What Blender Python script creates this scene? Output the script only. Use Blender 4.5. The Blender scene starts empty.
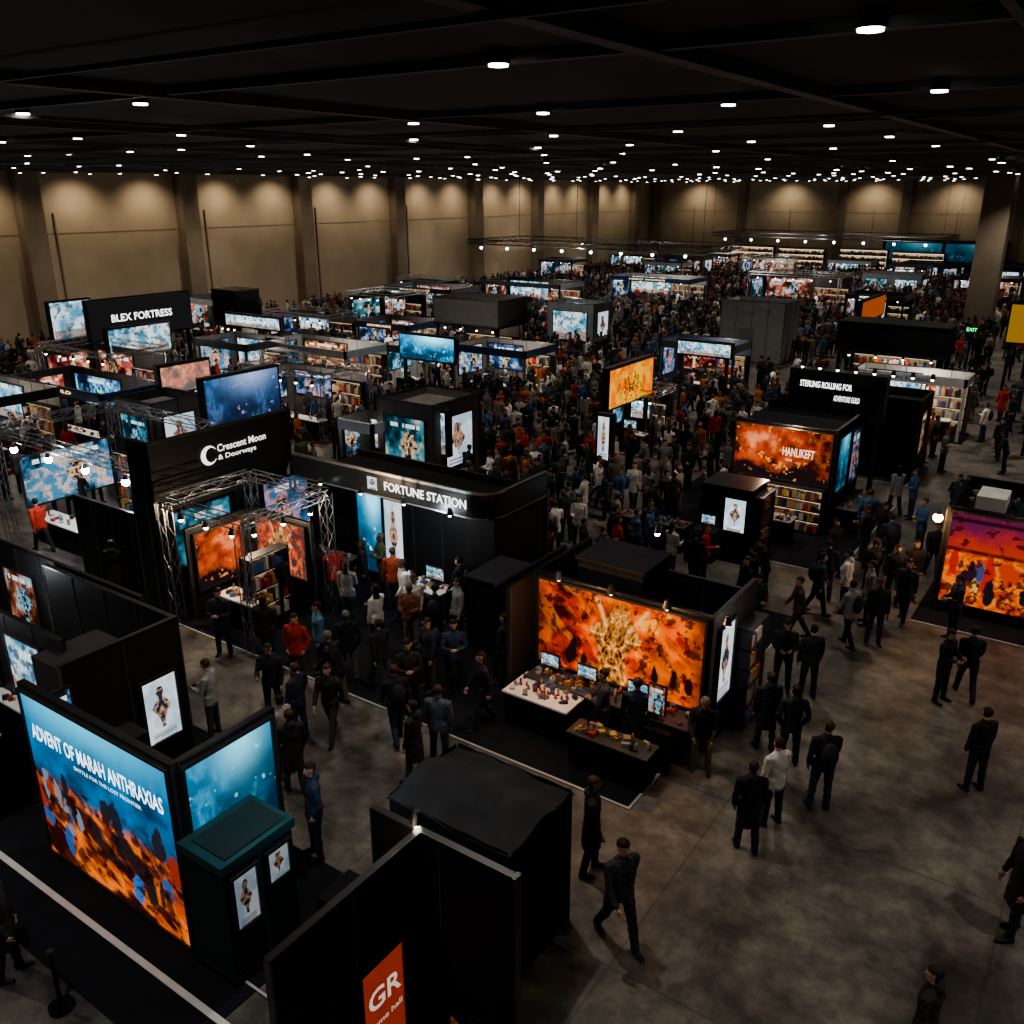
import bpy, math, random, bmesh
import numpy as np
from mathutils import Vector, Matrix
random.seed(7); np.random.seed(7)
scene=bpy.context.scene
F=900.0; TH=math.radians(19.7); YAW=math.radians(34.5); H=10.5; CEIL=11.75
s_,c_=math.sin(TH),math.cos(TH); sy,cy=math.sin(YAW),math.cos(YAW)
# survey helper: position in hall coordinates (metres) of a surveyed point at height z
def g(u,v,z=0.0):
    X=(u-512)/F; Y=(512-v)/F
    t=(H-z)/(s_-Y*c_); px=X*t; py=(c_+Y*s_)*t
    return (cy*px-sy*py, sy*px+cy*py)
def proj(x,y,z=0.0):
    px=cy*x+sy*y; py=-sy*x+cy*y; zc=z-H
    d=py*c_-zc*s_; up=py*s_+zc*c_
    return (512+F*px/d, 512-F*up/d, d)

# ------------------------------------------------------------ materials
def newmat(name):
    m=bpy.data.materials.new(name); m.use_nodes=True
    nt=m.node_tree; nt.nodes.clear()
    return m,nt,nt.nodes,nt.links
def attr_mat(name,rough,metal=0.0,spec=0.5,noise=0.25):
    m,nt,N,L=newmat(name)
    o=N.new('ShaderNodeOutputMaterial'); b=N.new('ShaderNodeBsdfPrincipled')
    a=N.new('ShaderNodeAttribute'); a.attribute_name='Col'
    n=N.new('ShaderNodeTexNoise'); n.inputs['Scale'].default_value=3.0; n.inputs['Detail'].default_value=5
    tc=N.new('ShaderNodeTexCoord'); L.new(tc.outputs['Object'],n.inputs['Vector'])
    mr=N.new('ShaderNodeMapRange'); mr.inputs['To Min'].default_value=1-noise; mr.inputs['To Max'].default_value=1+noise
    L.new(n.outputs['Fac'],mr.inputs['Value'])
    mx=N.new('ShaderNodeVectorMath'); mx.operation='SCALE'
    L.new(a.outputs['Color'],mx.inputs[0]); L.new(mr.outputs['Result'],mx.inputs['Scale'])
    L.new(mx.outputs['Vector'],b.inputs['Base Color'])
    b.inputs['Roughness'].default_value=rough; b.inputs['Metallic'].default_value=metal
    b.inputs['Specular IOR Level'].default_value=spec
    L.new(b.outputs['BSDF'],o.inputs['Surface']); return m
def glow_mat(name,sampling):
    m,nt,N,L=newmat(name)
    o=N.new('ShaderNodeOutputMaterial'); e=N.new('ShaderNodeEmission')
    a=N.new('ShaderNodeAttribute'); a.attribute_name='Col'
    L.new(a.outputs['Color'],e.inputs['Color']); e.inputs['Strength'].default_value=1.0
    L.new(e.outputs['Emission'],o.inputs['Surface'])
    try: m.cycles.emission_sampling=sampling
    except Exception: pass
    return m
MATS=[attr_mat('painted_panel',0.6,spec=0.3),attr_mat('gloss_plastic',0.3),attr_mat('aluminium',0.35,0.9,noise=.1),
      attr_mat('fabric',0.95,spec=0.1,noise=.4),glow_mat('lit_graphic','NONE'),glow_mat('lit_display','AUTO')]
MI={'matte':0,'gloss':1,'metal':2,'fabric':3,'glow':4,'screen':5}

# ------------------------------------------------------------ mesh builder
_textcache={}
def textmesh(t):
    if t in _textcache: return _textcache[t]
    c=bpy.data.curves.new('t','FONT'); c.body=t; c.size=1; c.offset=0.018; c.resolution_u=3
    o=bpy.data.objects.new('t',c); scene.collection.objects.link(o)
    dg=bpy.context.evaluated_depsgraph_get(); dg.update()
    me=o.evaluated_get(dg).to_mesh()
    V=np.array([v.co[:] for v in me.vertices]); Fs=[tuple(p.vertices) for p in me.polygons]
    o.evaluated_get(dg).to_mesh_clear()
    bpy.data.objects.remove(o); bpy.data.curves.remove(c)
    mn=V.min(0); mx=V.max(0); V=(V-mn)/np.maximum(mx-mn,1e-6)
    _textcache[t]=(V,Fs); return _textcache[t]
class MB:
    def __init__(s): s.V=[];s.F=[];s.C=[];s.M=[];s.n=0
    def add(s,V,Fs,col,mat='matte'):
        V=np.asarray(V,float); s.V.append(V); n=s.n
        s.F.extend([tuple(i+n for i in f) for f in Fs]); s.n+=len(V)
        col=np.asarray(col,float)
        if col.ndim==1: col=np.tile(col[:3],(len(Fs),1))
        s.C.append(col); s.M.extend([MI[mat]]*len(Fs))
    def box(s,x0,x1,y0,y1,z0,z1,col,mat='matte'):
        V=[(x,y,z) for z in(z0,z1) for y in(y0,y1) for x in(x0,x1)]
        s.add(V,[(0,2,3,1),(4,5,7,6),(0,1,5,4),(2,6,7,3),(0,4,6,2),(1,3,7,5)],col,mat)
    def rbox(s,cx,cy_,z0,w,d,h,a,col,mat='matte',taper=1.0):
        ca,sa=math.cos(a),math.sin(a); V=[]
        for z,k in((z0,1),(z0+h,taper)):
            for yy in(-d/2,d/2):
                for xx in(-w/2,w/2): V.append((cx+(xx*ca-yy*sa)*k,cy_+(xx*sa+yy*ca)*k,z))
        s.add(V,[(0,2,3,1),(4,5,7,6),(0,1,5,4),(2,6,7,3),(0,4,6,2),(1,3,7,5)],col,mat)
    def cyl(s,p0,p1,r,col,mat='metal',seg=6,r1=None):
        p0=Vector(p0);p1=Vector(p1);d=(p1-p0).normalized()
        a=d.orthogonal().normalized(); b=d.cross(a); r1=r if r1 is None else r1
        V=[]
        for p,rr in((p0,r),(p1,r1)):
            for i in range(seg):
                t=2*math.pi*i/seg; V.append(tuple(p+(a*math.cos(t)+b*math.sin(t))*rr))
        Fs=[(i,(i+1)%seg,seg+(i+1)%seg,seg+i) for i in range(seg)]+[tuple(range(seg-1,-1,-1)),tuple(range(seg,2*seg))]
        s.add(V,Fs,col,mat)
    def ball(s,p,r,col,mat='glow',sz=1.0):
        V=[];Fs=[];nr,ns=5,8
        for i in range(nr+1):
            ph=math.pi*i/nr
            for j in range(ns):
                t=2*math.pi*j/ns; V.append((p[0]+r*math.sin(ph)*math.cos(t),p[1]+r*math.sin(ph)*math.sin(t),p[2]+sz*r*math.cos(ph)))
        for i in range(nr):
            for j in range(ns): Fs.append((i*ns+j,(i+1)*ns+j,(i+1)*ns+(j+1)%ns,i*ns+(j+1)%ns))
        s.add(V,Fs,col,mat)
    def poster(s,axis,a0,a1,fix,z0,z1,painter,res=60,gain=1.0,mat='glow',frame=True,seed=0):
        nx=max(6,int(res)); nz=max(6,int(res*(z1-z0)/abs(a1-a0)))
        nz=min(nz,int(res*2)); asp=abs(a1-a0)/(z1-z0)
        U,W=np.meshgrid(np.linspace(0,1,nx+1),np.linspace(0,1,nz+1))
        A=a0+(a1-a0)*U; Z=z0+(z1-z0)*W; Fx=np.full_like(A,fix)
        V=np.stack([A,Fx,Z] if axis=='y-' else [Fx,A,Z],-1).reshape(-1,3)
        k=(np.arange(nz)[:,None]*(nx+1)+np.arange(nx)[None,:]).ravel()
        Fs=np.stack([k,k+1,k+nx+2,k+nx+1],1).tolist()
        u,v=np.meshgrid((np.arange(nx)+.5)/nx,(np.arange(nz)+.5)/nz)
        col=painter(u,v,asp,seed).reshape(-1,3)*gain
        s.add(V,Fs,np.clip(col,0,50),mat)
        if frame:
            t=.03;e=.05
            if axis=='y-':
                for q in((a0-e,a1+e,z0-e,z0),(a0-e,a1+e,z1,z1+e),(a0-e,a0,z0,z1),(a1,a1+e,z0,z1)):
                    s.box(q[0],q[1],fix-t,fix+.04,q[2],q[3],(.03,.03,.03),'gloss')
            else:
                for q in((a0-e,a1+e,z0-e,z0),(a0-e,a1+e,z1,z1+e),(a0-e,a0,z0,z1),(a1,a1+e,z0,z1)):
                    s.box(fix-.04,fix+t,q[0],q[1],q[2],q[3],(.03,.03,.03),'gloss')
    def text(s,axis,t,a0,a1,fix,z0,z1,col,mat='glow'):
        V,Fs=textmesh(t); W=np.empty_like(V)
        if axis=='y-': W[:,0]=a0+(a1-a0)*V[:,0]; W[:,1]=fix
        else: W[:,1]=a0+(a1-a0)*V[:,0]; W[:,0]=fix
        W[:,2]=z0+(z1-z0)*V[:,1]; s.add(W,Fs,col,mat)
    def truss(s,p0,p1,w=.25,col=(.5,.5,.52),r=.018):
        p0=Vector(p0);p1=Vector(p1);d=p1-p0;L=d.length;d.normalize()
        a=Vector((0,0,1)) if abs(d.z)<.9 else Vector((1,0,0)); b=d.cross(a).normalized()
        cs=[(a*i+b*j)*w/2 for i,j in((-1,-1),(1,-1),(1,1),(-1,1))]
        for q in cs: s.cyl(p0+q,p1+q,r,col,'metal',5)
        n=max(1,int(L/(w*1.8)))
        for i in range(n):
            q0=p0+d*(L*i/n);q1=p0+d*(L*(i+1)/n)
            for k in range(4):
                A,B=cs[k],cs[(k+1)%4]
                if i%2: A,B=B,A
                s.cyl(q0+A,q1+B,r*.55,col,'metal',4)
    def done(s,name,rect=None):
        me=bpy.data.meshes.new(name); me.from_pydata(np.concatenate(s.V).tolist(),[],s.F)
        for m in MATS: me.materials.append(m)
        me.polygons.foreach_set('material_index',s.M)
        lt=np.empty(len(me.polygons),dtype=np.int32); me.polygons.foreach_get('loop_total',lt)
        C=np.concatenate(s.C); C=np.concatenate([C,np.ones((len(C),1))],1)
        at=me.color_attributes.new('Col','FLOAT_COLOR','CORNER')
        at.data.foreach_set('color',np.repeat(C,lt,axis=0).astype(np.float32).ravel())
        me.update()
        o=bpy.data.objects.new(name,me); scene.collection.objects.link(o); return o
# ------------------------------------------------------------ artwork painters
def vnoise(u,v,f,seed):
    rs=np.random.RandomState(seed); G=rs.rand(64,64)
    x=u*f;y=v*f; xi=np.floor(x).astype(int);yi=np.floor(y).astype(int); fx=x-xi;fy=y-yi
    fx=fx*fx*(3-2*fx);fy=fy*fy*(3-2*fy)
    q=lambda i,j:G[i%64,j%64]
    return (q(xi,yi)*(1-fx)+q(xi+1,yi)*fx)*(1-fy)+(q(xi,yi+1)*(1-fx)+q(xi+1,yi+1)*fx)*fy
def fbm(u,v,f,seed,o=4):
    r=0;a=.5;t=0
    for i in range(o): r=r+a*vnoise(u,v,f,seed+i*13); t+=a; f*=2.1;a*=.55
    return r/t
def ridge(u,v,f,seed): return np.clip(1-abs(2*fbm(u,v,f,seed)-1)*3.2,0,1)
def lerp(a,b,t): return np.asarray(a)*(1-t[...,None])+np.asarray(b)*t[...,None]
def ss(x,a,b):
    t=np.clip((x-a)/(b-a),0,1); return t*t*(3-2*t)
def p_fire(u,v,asp,seed):
    U=(u-.5)*asp; W=v-.5; r=np.sqrt(U*U+W*W)+1e-4; th=np.arctan2(W,U)
    n=fbm(u*asp+.8*v,v*1.2-.3*u,2.6,3+seed); n2=fbm(u*asp,v,7,40+seed); k=.6*n+.4*n2
    c=lerp((.035,.003,.002),(.42,.022,.004),ss(k,.34,.50)); c=lerp(c,(.85,.11,.008),ss(k,.50,.62)); c=lerp(c,(1.0,.40,.06),ss(k,.64,.74))
    st=ridge(u*asp*1.1+v,v*.5-u*.4,4,88+seed); c=lerp(c,(1,.26,.02),st*ss(r,.2,.5)*.45)
    a=abs(U+.05*np.sin(v*5)); wid=.10+.22*np.exp(-((v-.55)/.16)**2)+.10*np.exp(-((v-.15)/.2)**2)
    body=ss(wid-a+.12*(fbm(a,v,6,9+seed)-.5),-.02,.05)*ss(.96-v,0,.06)
    rid=ridge(a*1.6+.2,v,6,77+seed); fine=ridge(a*1.3,v,14,71+seed)
    gold=lerp((.05,.01,.003),(.85,.34,.07),np.clip(.7*rid+.4*fine,0,1)); gold=lerp(gold,(1,.7,.34),(rid*fine>.6)*.8)
    c=lerp(c,gold,body)
    horn=np.exp(-((a-(.12+.55*(v-.62)))/.03)**2)*ss(v,.62,.68)*ss(.98-v,0,.05); c=lerp(c,(.85,.42,.14),horn*.9)
    wing=np.exp(-((a-.55-.18*np.sin(v*6))/.06)**2)*ss(fine,.1,.5); c=lerp(c,(.06,.01,.003),wing*.85)
    dk=ss(fbm(u*asp,v,10,61+seed),.57,.66); c=lerp(c,(.025,.006,.003),dk*.85*(1-body))
    for i in range(8):
        rs=np.random.RandomState(i+31+seed); cu=rs.choice([.08,.2,.3,.72,.82,.93])+.04*rs.rand(); cv=.10+.2*rs.rand()
        q=ss(1.1-(abs((u-cu)/.022)**1.6+abs((v-cv)/.12)**2)-(n2-.5)*2.4,0,.3); c=lerp(c,(.015,.006,.006),q)
    return lerp(c,(.03,.003,.002),ss(abs(u-.5),.36,.52)*.75+0*v)
def p_battle(u,v,asp,seed):
    U=u*asp; n=fbm(U,v,4,11); m=fbm(U,v,13,21)
    sky=lerp((.003,.02,.06),(.015,.18,.42),ss(.8*n+.25*v,.35,.9))
    sky=lerp(sky,(.12,.7,1.0),np.exp(-((u-.42)/.5)**2-((v-1.02)/.17)**2)*.85)
    dia=ridge(U*.7+v*1.3,v*.6-U*.5,5,33)
    gr=lerp((.025,.005,.002),(.5,.075,.01),ss(.6*n+.5*dia,.3,.8)); gr=lerp(gr,(.95,.26,.04),dia*ss(n,.45,.6)*.6)
    hor=ss(v+.14*(n-.5)+.10*u,.50,.60); c=lerp(gr,sky,hor)
    c=lerp(c,(.015,.02,.03),ridge(U,v,9,55)*ss(.62-v,0,.1)*ss(v,.1,.3)*.75)
    for i in range(20):
        rs=np.random.RandomState(i+5); cu=rs.rand();cv=.16+.36*rs.rand(); w=.018+.02*rs.rand();h=.07+.06*rs.rand()
        q=ss(1.15-(abs((u-cu)/w)**1.5+abs((v-cv)/h)**2)-1.6*(m-.5)*2,0,.4)
        col=[(.015,.015,.02),(.02,.09,.28),(.16,.2,.26),(.02,.015,.015),(.25,.03,.015)][i%5]; c=lerp(c,col,q*.95)
    q=ss(1-(abs((u-.68)/.05)**1.6+abs((v-.16)/.10)**2)-(m-.5)*2.4,0,.4); c=lerp(c,(.03,.14,.42),q)
    return lerp(c,(.01,.004,.004),ss(m,.6,.68)*(v<.55)*.8)
def p_blue(u,v,asp,seed):
    U=u*asp;n=fbm(U,v,3,31+seed)
    c=lerp((.002,.022,.05),(.008,.13,.26),ss(.6*n+.5*v,.3,.85))
    c=lerp(c,(.26,.8,1.0),np.exp(-((u-.62)/.28)**2-((v-1.0)/.30)**2)*.9)
    m=fbm(U,v,11,52+seed); rd=ridge(U*1.2,v*.5,6,15+seed)
    c=lerp(c,(.08,.4,.6),rd*ss(n,.45,.65)*.45); return lerp(c,(.35,.7,.85),ss(m,.72,.78)*.6)
def p_nebula(u,v,asp,seed):
    U=u*asp;n=fbm(U,v,3,91+seed); m=fbm(U,v,9,12+seed)
    c=lerp((.03,.005,.003),(.36,.045,.015),ss(n,.32,.66)); c=lerp(c,(.85,.3,.14),ss(n,.58,.8)*.7*ss(v,.3,.7))
    c=lerp(c,(.6,.14,.03),ridge(U,v,4,14+seed)*.3)
    c=lerp(c,(.012,.006,.008),ss(.30-v+.25*(m-.5)+.08*np.sin(U*6),0,.15)); return lerp(c,(.8,.3,.08),ss(m,.69,.76)*.7)
def p_heroes(u,v,asp,seed):
    U=u*asp;n=fbm(U,v,4,61); m=fbm(U,v,12,62); rd=ridge(U,v,7,66)
    c=lerp((.42,.04,.008),(.10,.012,.05),ss(v+.4*(n-.5),.55,.9)); c=lerp(c,(.95,.28,.03),rd*(v<.62)*.6)
    c=lerp(c,(.55,.05,.04),ss(m,.54,.66)*(v>.6)*.7)
    for i in range(22):
        rs=np.random.RandomState(i+90); cu=.04+.92*rs.rand();cv=.18+.28*rs.rand()
        q=ss(1.1-(abs((u-cu)/.025)**1.6+abs((v-cv)/.13)**2)-(m-.5)*2.6,0,.3)
        c=lerp(c,[(.02,.01,.02),(.4,.02,.01),(.05,.05,.14),(.01,.01,.01),(.6,.3,.08)][i%5],q)
    for vv in(.60,.93): c=lerp(c,(.01,.004,.006),ss(.03-abs(v-vv+0*u),0,.02)*.85)
    return lerp(c,(.008,.004,.006),ss(m,.58,.64)*.85)
def p_white(u,v,asp,seed):
    n=fbm(u*asp,v,7,seed+5); a=abs(u-.5); rd=ridge(a*asp*1.5,v,8,seed+6)
    c=lerp((.75,.8,.86),(.45,.58,.7),ss(fbm(u*asp,v,3,seed),.4,.6))
    wid=.06+.20*np.exp(-((v-.52)/.14)**2)+.08*np.exp(-((v-.78)/.06)**2)
    d=ss(wid-a+.15*(n-.5),0,.03)*(v<.86)*(v>.2); c=lerp(c,lerp((.03,.03,.045),(.6,.36,.22),rd),d)
    return lerp(c,(.15,.16,.18),((v<.15)&(np.sin(v*260)>0)&(abs(u-.5)<.35)).astype(float)*.8)
def p_gen(u,v,asp,seed):
    rs=np.random.RandomState(seed+1000); import colorsys
    pal=[(.58,.06),(.04,.10),(.6,.1),(.0,.1),(.55,.58),(.60,.02),(.62,.13),(.55,.08),(.03,.55),(.62,.5)][rs.randint(10)]
    c1=colorsys.hsv_to_rgb(pal[0],.85,.38);c2=colorsys.hsv_to_rgb(pal[1],.62,.95); c0=colorsys.hsv_to_rgb(pal[0],.85,.03)
    n=fbm(u*asp,v,3,seed);m=fbm(u*asp,v,8,seed+3); cu=.35+.3*rs.rand(); a=abs(u-cu)*asp
    c=lerp(c0,c1,ss(n,.32,.62));c=lerp(c,c2,ridge(u*asp,v,5,seed+8)*ss(n,.42,.65)*.7)
    wid=.07+.18*np.exp(-((v-.45)/.12)**2)+.07*np.exp(-((v-.66)/.05)**2)
    d=ss(wid-a+.12*(m-.5),0,.03)*(v<.72); c=lerp(c,lerp((.01,.01,.015),c2,ridge(a*2,v,8,seed+4)*.8),d)
    b=((v>.80)&(v<.90)&(abs(u-.5)<.38)&(vnoise(u*asp,v*0,26,seed+9)>.38)).astype(float); return lerp(c,(.9,.9,.9),b*.85)
def p_bright(u,v,asp,seed):
    n=fbm(u*asp,v,3,seed); c=lerp((.10,.36,.55),(.72,.9,.95),ss(n,.3,.6)); m=fbm(u*asp,v,8,seed+2)
    c=lerp(c,(.04,.10,.17),ss(m,.53,.64)*.85); c=lerp(c,(.03,.04,.06),ss(.25-v,0,.03)*.7*(abs(u-.5)<.46)); return lerp(c,(.7,.35,.15),ridge(u*asp,v,4,seed+5)*ss(.5-v,0,.3)*.6)

BLK=(.014,.014,.016); BLK2=(.026,.026,.03); GRY=(.09,.09,.095); ALU=(.45,.45,.46); WHT=(.75,.74,.72)
RECTS=[]; CARPETS=[]
def solid(x0,x1,y0,y1,m=.3): RECTS.append((min(x0,x1)-m,max(x0,x1)+m,min(y0,y1)-m,max(y0,y1)+m))
def blocked(x,y):
    return any(a<x<b and c<y<d for a,b,c,d in RECTS)
def ground(x,y):
    return .024 if any(a<x<b and c<y<d for a,b,c,d in CARPETS) else 0.0
CAP=(.07,.07,.072)
def wallx(mb,x0,x1,y,z1,col=BLK,z0=0.02,t=.08,seams=True):   # wall spanning x
    mb.box(x0,x1,y,y+t,z0,z1,col); solid(x0,x1,y,y+t)
    mb.box(x0-.01,x1+.01,y-.01,y+t+.01,z1,z1+.03,CAP,'metal')
    if seams:
        n=max(1,int(round((x1-x0)/1.0)))
        for i in range(n+1):
            q=x0+(x1-x0)*i/n; mb.box(q-.015,q+.015,y-.012,y+t+.012,z0,z1,(.05,.05,.055),'gloss')
def wally(mb,x,y0,y1,z1,col=BLK,z0=0.02,t=.08,seams=True):   # wall spanning y, +x face at x
    mb.box(x-t,x,y0,y1,z0,z1,col); solid(x-t,x,y0,y1)
    mb.box(x-t-.01,x+.01,y0-.01,y1+.01,z1,z1+.03,CAP,'metal')
    if seams:
        n=max(1,int(round((y1-y0)/1.0)))
        for i in range(n+1):
            q=y0+(y1-y0)*i/n; mb.box(x-t-.012,x+.012,q-.015,q+.015,z0,z1,(.05,.05,.055),'gloss')
GC=[(.4,.04,.025),(.45,.2,.04),(.5,.46,.4),(.05,.1,.25),(.03,.03,.04),(.3,.3,.32),(.03,.03,.03),(.3,.22,.13),(.5,.32,.1),(.10,.05,.10)]
def goods(mb,x0,x1,y0,y1,z,n,rs):
    for i in range(n):
        x=x0+(x1-x0)*rs.random();y=y0+(y1-y0)*rs.random();c=rs.choice(GC)
        if rs.random()<.6: mb.rbox(x,y,z,.06+.1*rs.random(),.05+.08*rs.random(),.02+.10*rs.random(),rs.random()*3,c,'gloss')
        else:
            h=.10+.10*rs.random(); mb.cyl((x,y,z),(x,y,z+.015),.035,BLK,'gloss',8); mb.cyl((x,y,z+.015),(x,y,z+h*.7),.018,c,'gloss',6,r1=.03); mb.ball((x,y,z+h*.82),.022,c,'gloss')
def table(mb,x0,x1,y0,y1,h=.85,top=WHT,skirt=BLK,n=20,rs=random):
    mb.box(x0+.04,x1-.04,y0+.04,y1-.04,.1,h-.04,skirt,'fabric'); mb.box(x0+.07,x1-.07,y0+.07,y1-.07,.02,.1,BLK2)
    mb.box(x0,x1,y0,y1,h-.04,h,top,'gloss'); solid(x0,x1,y0,y1,.25)
    goods(mb,x0+.1,x1-.1,y0+.1,y1-.1,h,n,rs)
def shelf(mb,axis,a0,a1,fix,z0,z1,rows,rs,dep=.35,lit=.9):
    def B(p0,p1,q0,q1,r0,r1,c,m='matte'):
        if axis=='y-': mb.box(p0,p1,fix-q1,fix-q0,r0,r1,c,m)
        else: mb.box(fix+q0,fix+q1,p0,p1,r0,r1,c,m)
    B(a0,a0+.04,0,dep,z0,z1,BLK2);B(a1-.04,a1,0,dep,z0,z1,BLK2);B(a0,a1,0,.03,z0,z1,BLK2)
    hh=(z1-z0)/rows
    for r in range(rows+1): B(a0,a1,0,dep,z0+r*hh-.015,z0+r*hh+.015,BLK2)
    for r in range(rows):
        B(a0+.05,a1-.05,.03,.04,z0+r*hh+.02,z0+(r+1)*hh-.02,(.30*lit,.22*lit,.13*lit),'glow')
        B(a0+.05,a1-.05,dep-.05,dep-.03,z0+(r+1)*hh-.035,z0+(r+1)*hh-.02,(1.0*lit*1.6,.78*lit*1.6,.52*lit*1.6),'glow')
        p=a0+.06
        while p<a1-.2:
            w=.05+.11*rs.random(); B(p,min(p+w,a1-.05),.08,dep-.03,z0+r*hh+.02,z0+r*hh+.02+hh*(.4+.4*rs.random()),rs.choice(GC),'gloss'); p+=w+.015
def monitor(mb,axis,a,fix,z,w=.6,h=.36,seed=0):
    mb.box(a-w/2,a+w/2,fix,fix+.05,z+.15,z+.15+h,BLK,'gloss'); mb.box(a-.03,a+.03,fix+.02,fix+.06,z,z+.2,BLK); mb.box(a-.13,a+.13,fix-.06,fix+.1,z,z+.02,BLK)
    mb.poster('y-',a-w/2+.02,a+w/2-.02,fix-.01,z+.17,z+.13+h,p_bright if seed%2 else p_gen,16,.9,'glow',False,seed)
LAMPS_AND_FILLS=[]
def lamp(mb,x,y,z,real=False,e=60,col=(1,.85,.65),r=.06,gain=14):
    mb.cyl((x,y,z+.22),(x,y,z+.05),.05,BLK2,'gloss',8,r1=.09); mb.ball((x,y,z+.03),r,(gain*col[0],gain*col[1],gain*col[2]))
    if real: LAMPS_AND_FILLS.append((x,y,z-.15,e,col))
def carpet(mb,x0,x1,y0,y1,col=(.014,.015,.02),edge=True):
    m_=MB() if edge else mb
    m_.box(x0,x1,y0,y1,.002,.022,col,'fabric'); CARPETS.append((x0,x1,y0,y1))
    if edge:
        e=.05;c=(.34,.34,.34)
        m_.box(x0,x1,y0-e,y0,.002,.026,c);m_.box(x1,x1+e,y0-e,y1,.002,.026,c); m_.done('carpet')
NAMES=['NORTHERN FORGE','GAME GUILD','DRAGON PRESS','STAR ARCADE','IRON DEPOT','COMIC VAULT','HERO WORKS','PIXEL HALL','MOON STUDIO','ATLAS TOYS']
def fascia(mb,axis,a0,a1,fix,z0,z1,t,col=BLK,tc=(2.2,2.3,2.4),d=.12):
    if axis=='y-':
        mb.box(a0,a1,fix,fix+d,z0,z1,col,'gloss'); L=a1-a0
        if t: mb.text('y-',t,a0+L*.25,a1-L*.3,fix-.02,z0+(z1-z0)*.34,z1-(z1-z0)*.3,tc)
    else: mb.box(fix-d,fix,a0,a1,z0,z1,col,'gloss')
def gen_booth(x0,x1,y0,y1,h,seed,style=None,name='exhibition_booth',res=26,wall=None,real=False):
    rs=random.Random(seed); mb=MB(); w=x1-x0;d=y1-y0
    style=style or rs.choice(['open','open','closed','truss'])
    wc=wall or rs.choice([BLK,BLK2,GRY,(.03,.05,.09),(.3,.3,.3),(.2,.19,.18)])
    carpet(mb,x0-.2,x1+.2,y0-.2,y1,rs.choice([(.012,.013,.017),(.03,.03,.035),(.05,.015,.012)]),False)
    if style in('closed','plain'):
        wallx(mb,x0,x1,y0,h,wc);wally(mb,x1,y0+.09,y1,h,wc);wallx(mb,x0,x1,y1-.08,h,wc);wally(mb,x0+.08,y0+.09,y1-.09,h,wc)
        mb.box(x0+.09,x1-.09,y0+.09,y1-.09,h-.35,h-.3,(wc[0]*1.3,wc[1]*1.3,wc[2]*1.3),'fabric'); solid(x0,x1,y0,y1)
        if style=='closed':
            k=max(1,int(w/2))
            for i in range(k):
                a=x0+w*(i+.14)/k;b=x0+w*(i+.86)/k; mb.poster('y-',a,b,y0-.03,1.0,h-.55,rs.choice([p_gen,p_gen,p_bright]),res,1.0,seed=seed+i)
            k=max(1,int(d/2.2))
            for i in range(k):
                a=y0+d*(i+.2)/k;b=y0+d*(i+.8)/k; mb.poster('x+',a,b,x1+.03,1.0,h-.55,rs.choice([p_gen,p_bright,p_white]),res,.9,seed=seed+i+7)
        else:
            mb.box(x0+w*.3,x0+w*.55,y0-.02,y0,.05,2.1,(wc[0]*.7,)*3,'gloss'); mb.text('y-',NAMES[seed%10],x0+w*.2,x1-w*.2,y0-.02,h-.7,h-.45,(.03,.03,.04))
    else:
        wallx(mb,x0,x1,y1-.08,h,wc);wally(mb,x0+.08,y0,y1-.09,h,wc)
        mb.poster('y-',x0+.3,x0+w*.55,y1-.12,1.2,h-.3,rs.choice([p_gen,p_bright]),res,1.3,seed=seed)
        shelf(mb,'y-',x0+w*.6,x1-.1,y1-.1,.1,min(2.2,h-.4),4,rs)
        mb.poster('x+',y0+.3,y1-.6,x0+.12,1.1,h-.3,p_gen,res,1.2,seed=seed+3)
        table(mb,x0+.8,x1-.5,y0+.2,y0+.8,n=int(w*4),rs=rs); 
        table(mb,x1-.8,x1-.15,y0+1.2,y1-.9,n=6,rs=rs) if d>3 else None
        monitor(mb,'y-',x0+w*.4,y0+.5,.85,seed=seed); 
        if style=='truss':
            for p in((x0,y0),(x1,y0),(x1,y1),(x0,y1)): mb.truss((p[0],p[1],0.02),(p[0],p[1],h+.3),.22)
            for a,b in(((x0,y0),(x1,y0)),((x1,y0),(x1,y1)),((x0,y1),(x1,y1)),((x0,y0),(x0,y1))): mb.truss((*a,h+.3),(*b,h+.3),.22)
            for i in range(5): lamp(mb,x0+w*(i+.5)/5,y0,h-.1,gain=12)
        else:
            for p in((x1-.06,y0+.06),(x0+.06,y0+.06)): mb.box(p[0]-.06,p[0]+.06,p[1]-.06,p[1]+.06,.02,h,wc)
            nm=rs.choice(NAMES) if rs.random()<.55 else None; tcol=rs.choice([(2.0,2.0,2.0),(.6,1.5,2.0),(2.0,1.2,.5)])
            fc=rs.choice([BLK,(.5,.52,.55),(.02,.05,.12),GRY])
            if fc[0]>.3: tcol=(.02,.03,.05)
            fascia(mb,'y-',x0,x1,y0,h-.38,h,nm,fc,tcol);fascia(mb,'x+',y0+.12,y1,x1,h-.38,h,None,fc,tcol)
            for i in range(4): lamp(mb,x0+w*(i+.5)/4,y0+.35,h-.42,gain=14)
    if real: LAMPS_AND_FILLS.append((x1-w*.4,y0+d*.45,h-.4,real,(1,.87,.72)))  # added fill light inside the booth, no fixture modelled
    return mb.done(name)

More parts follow.
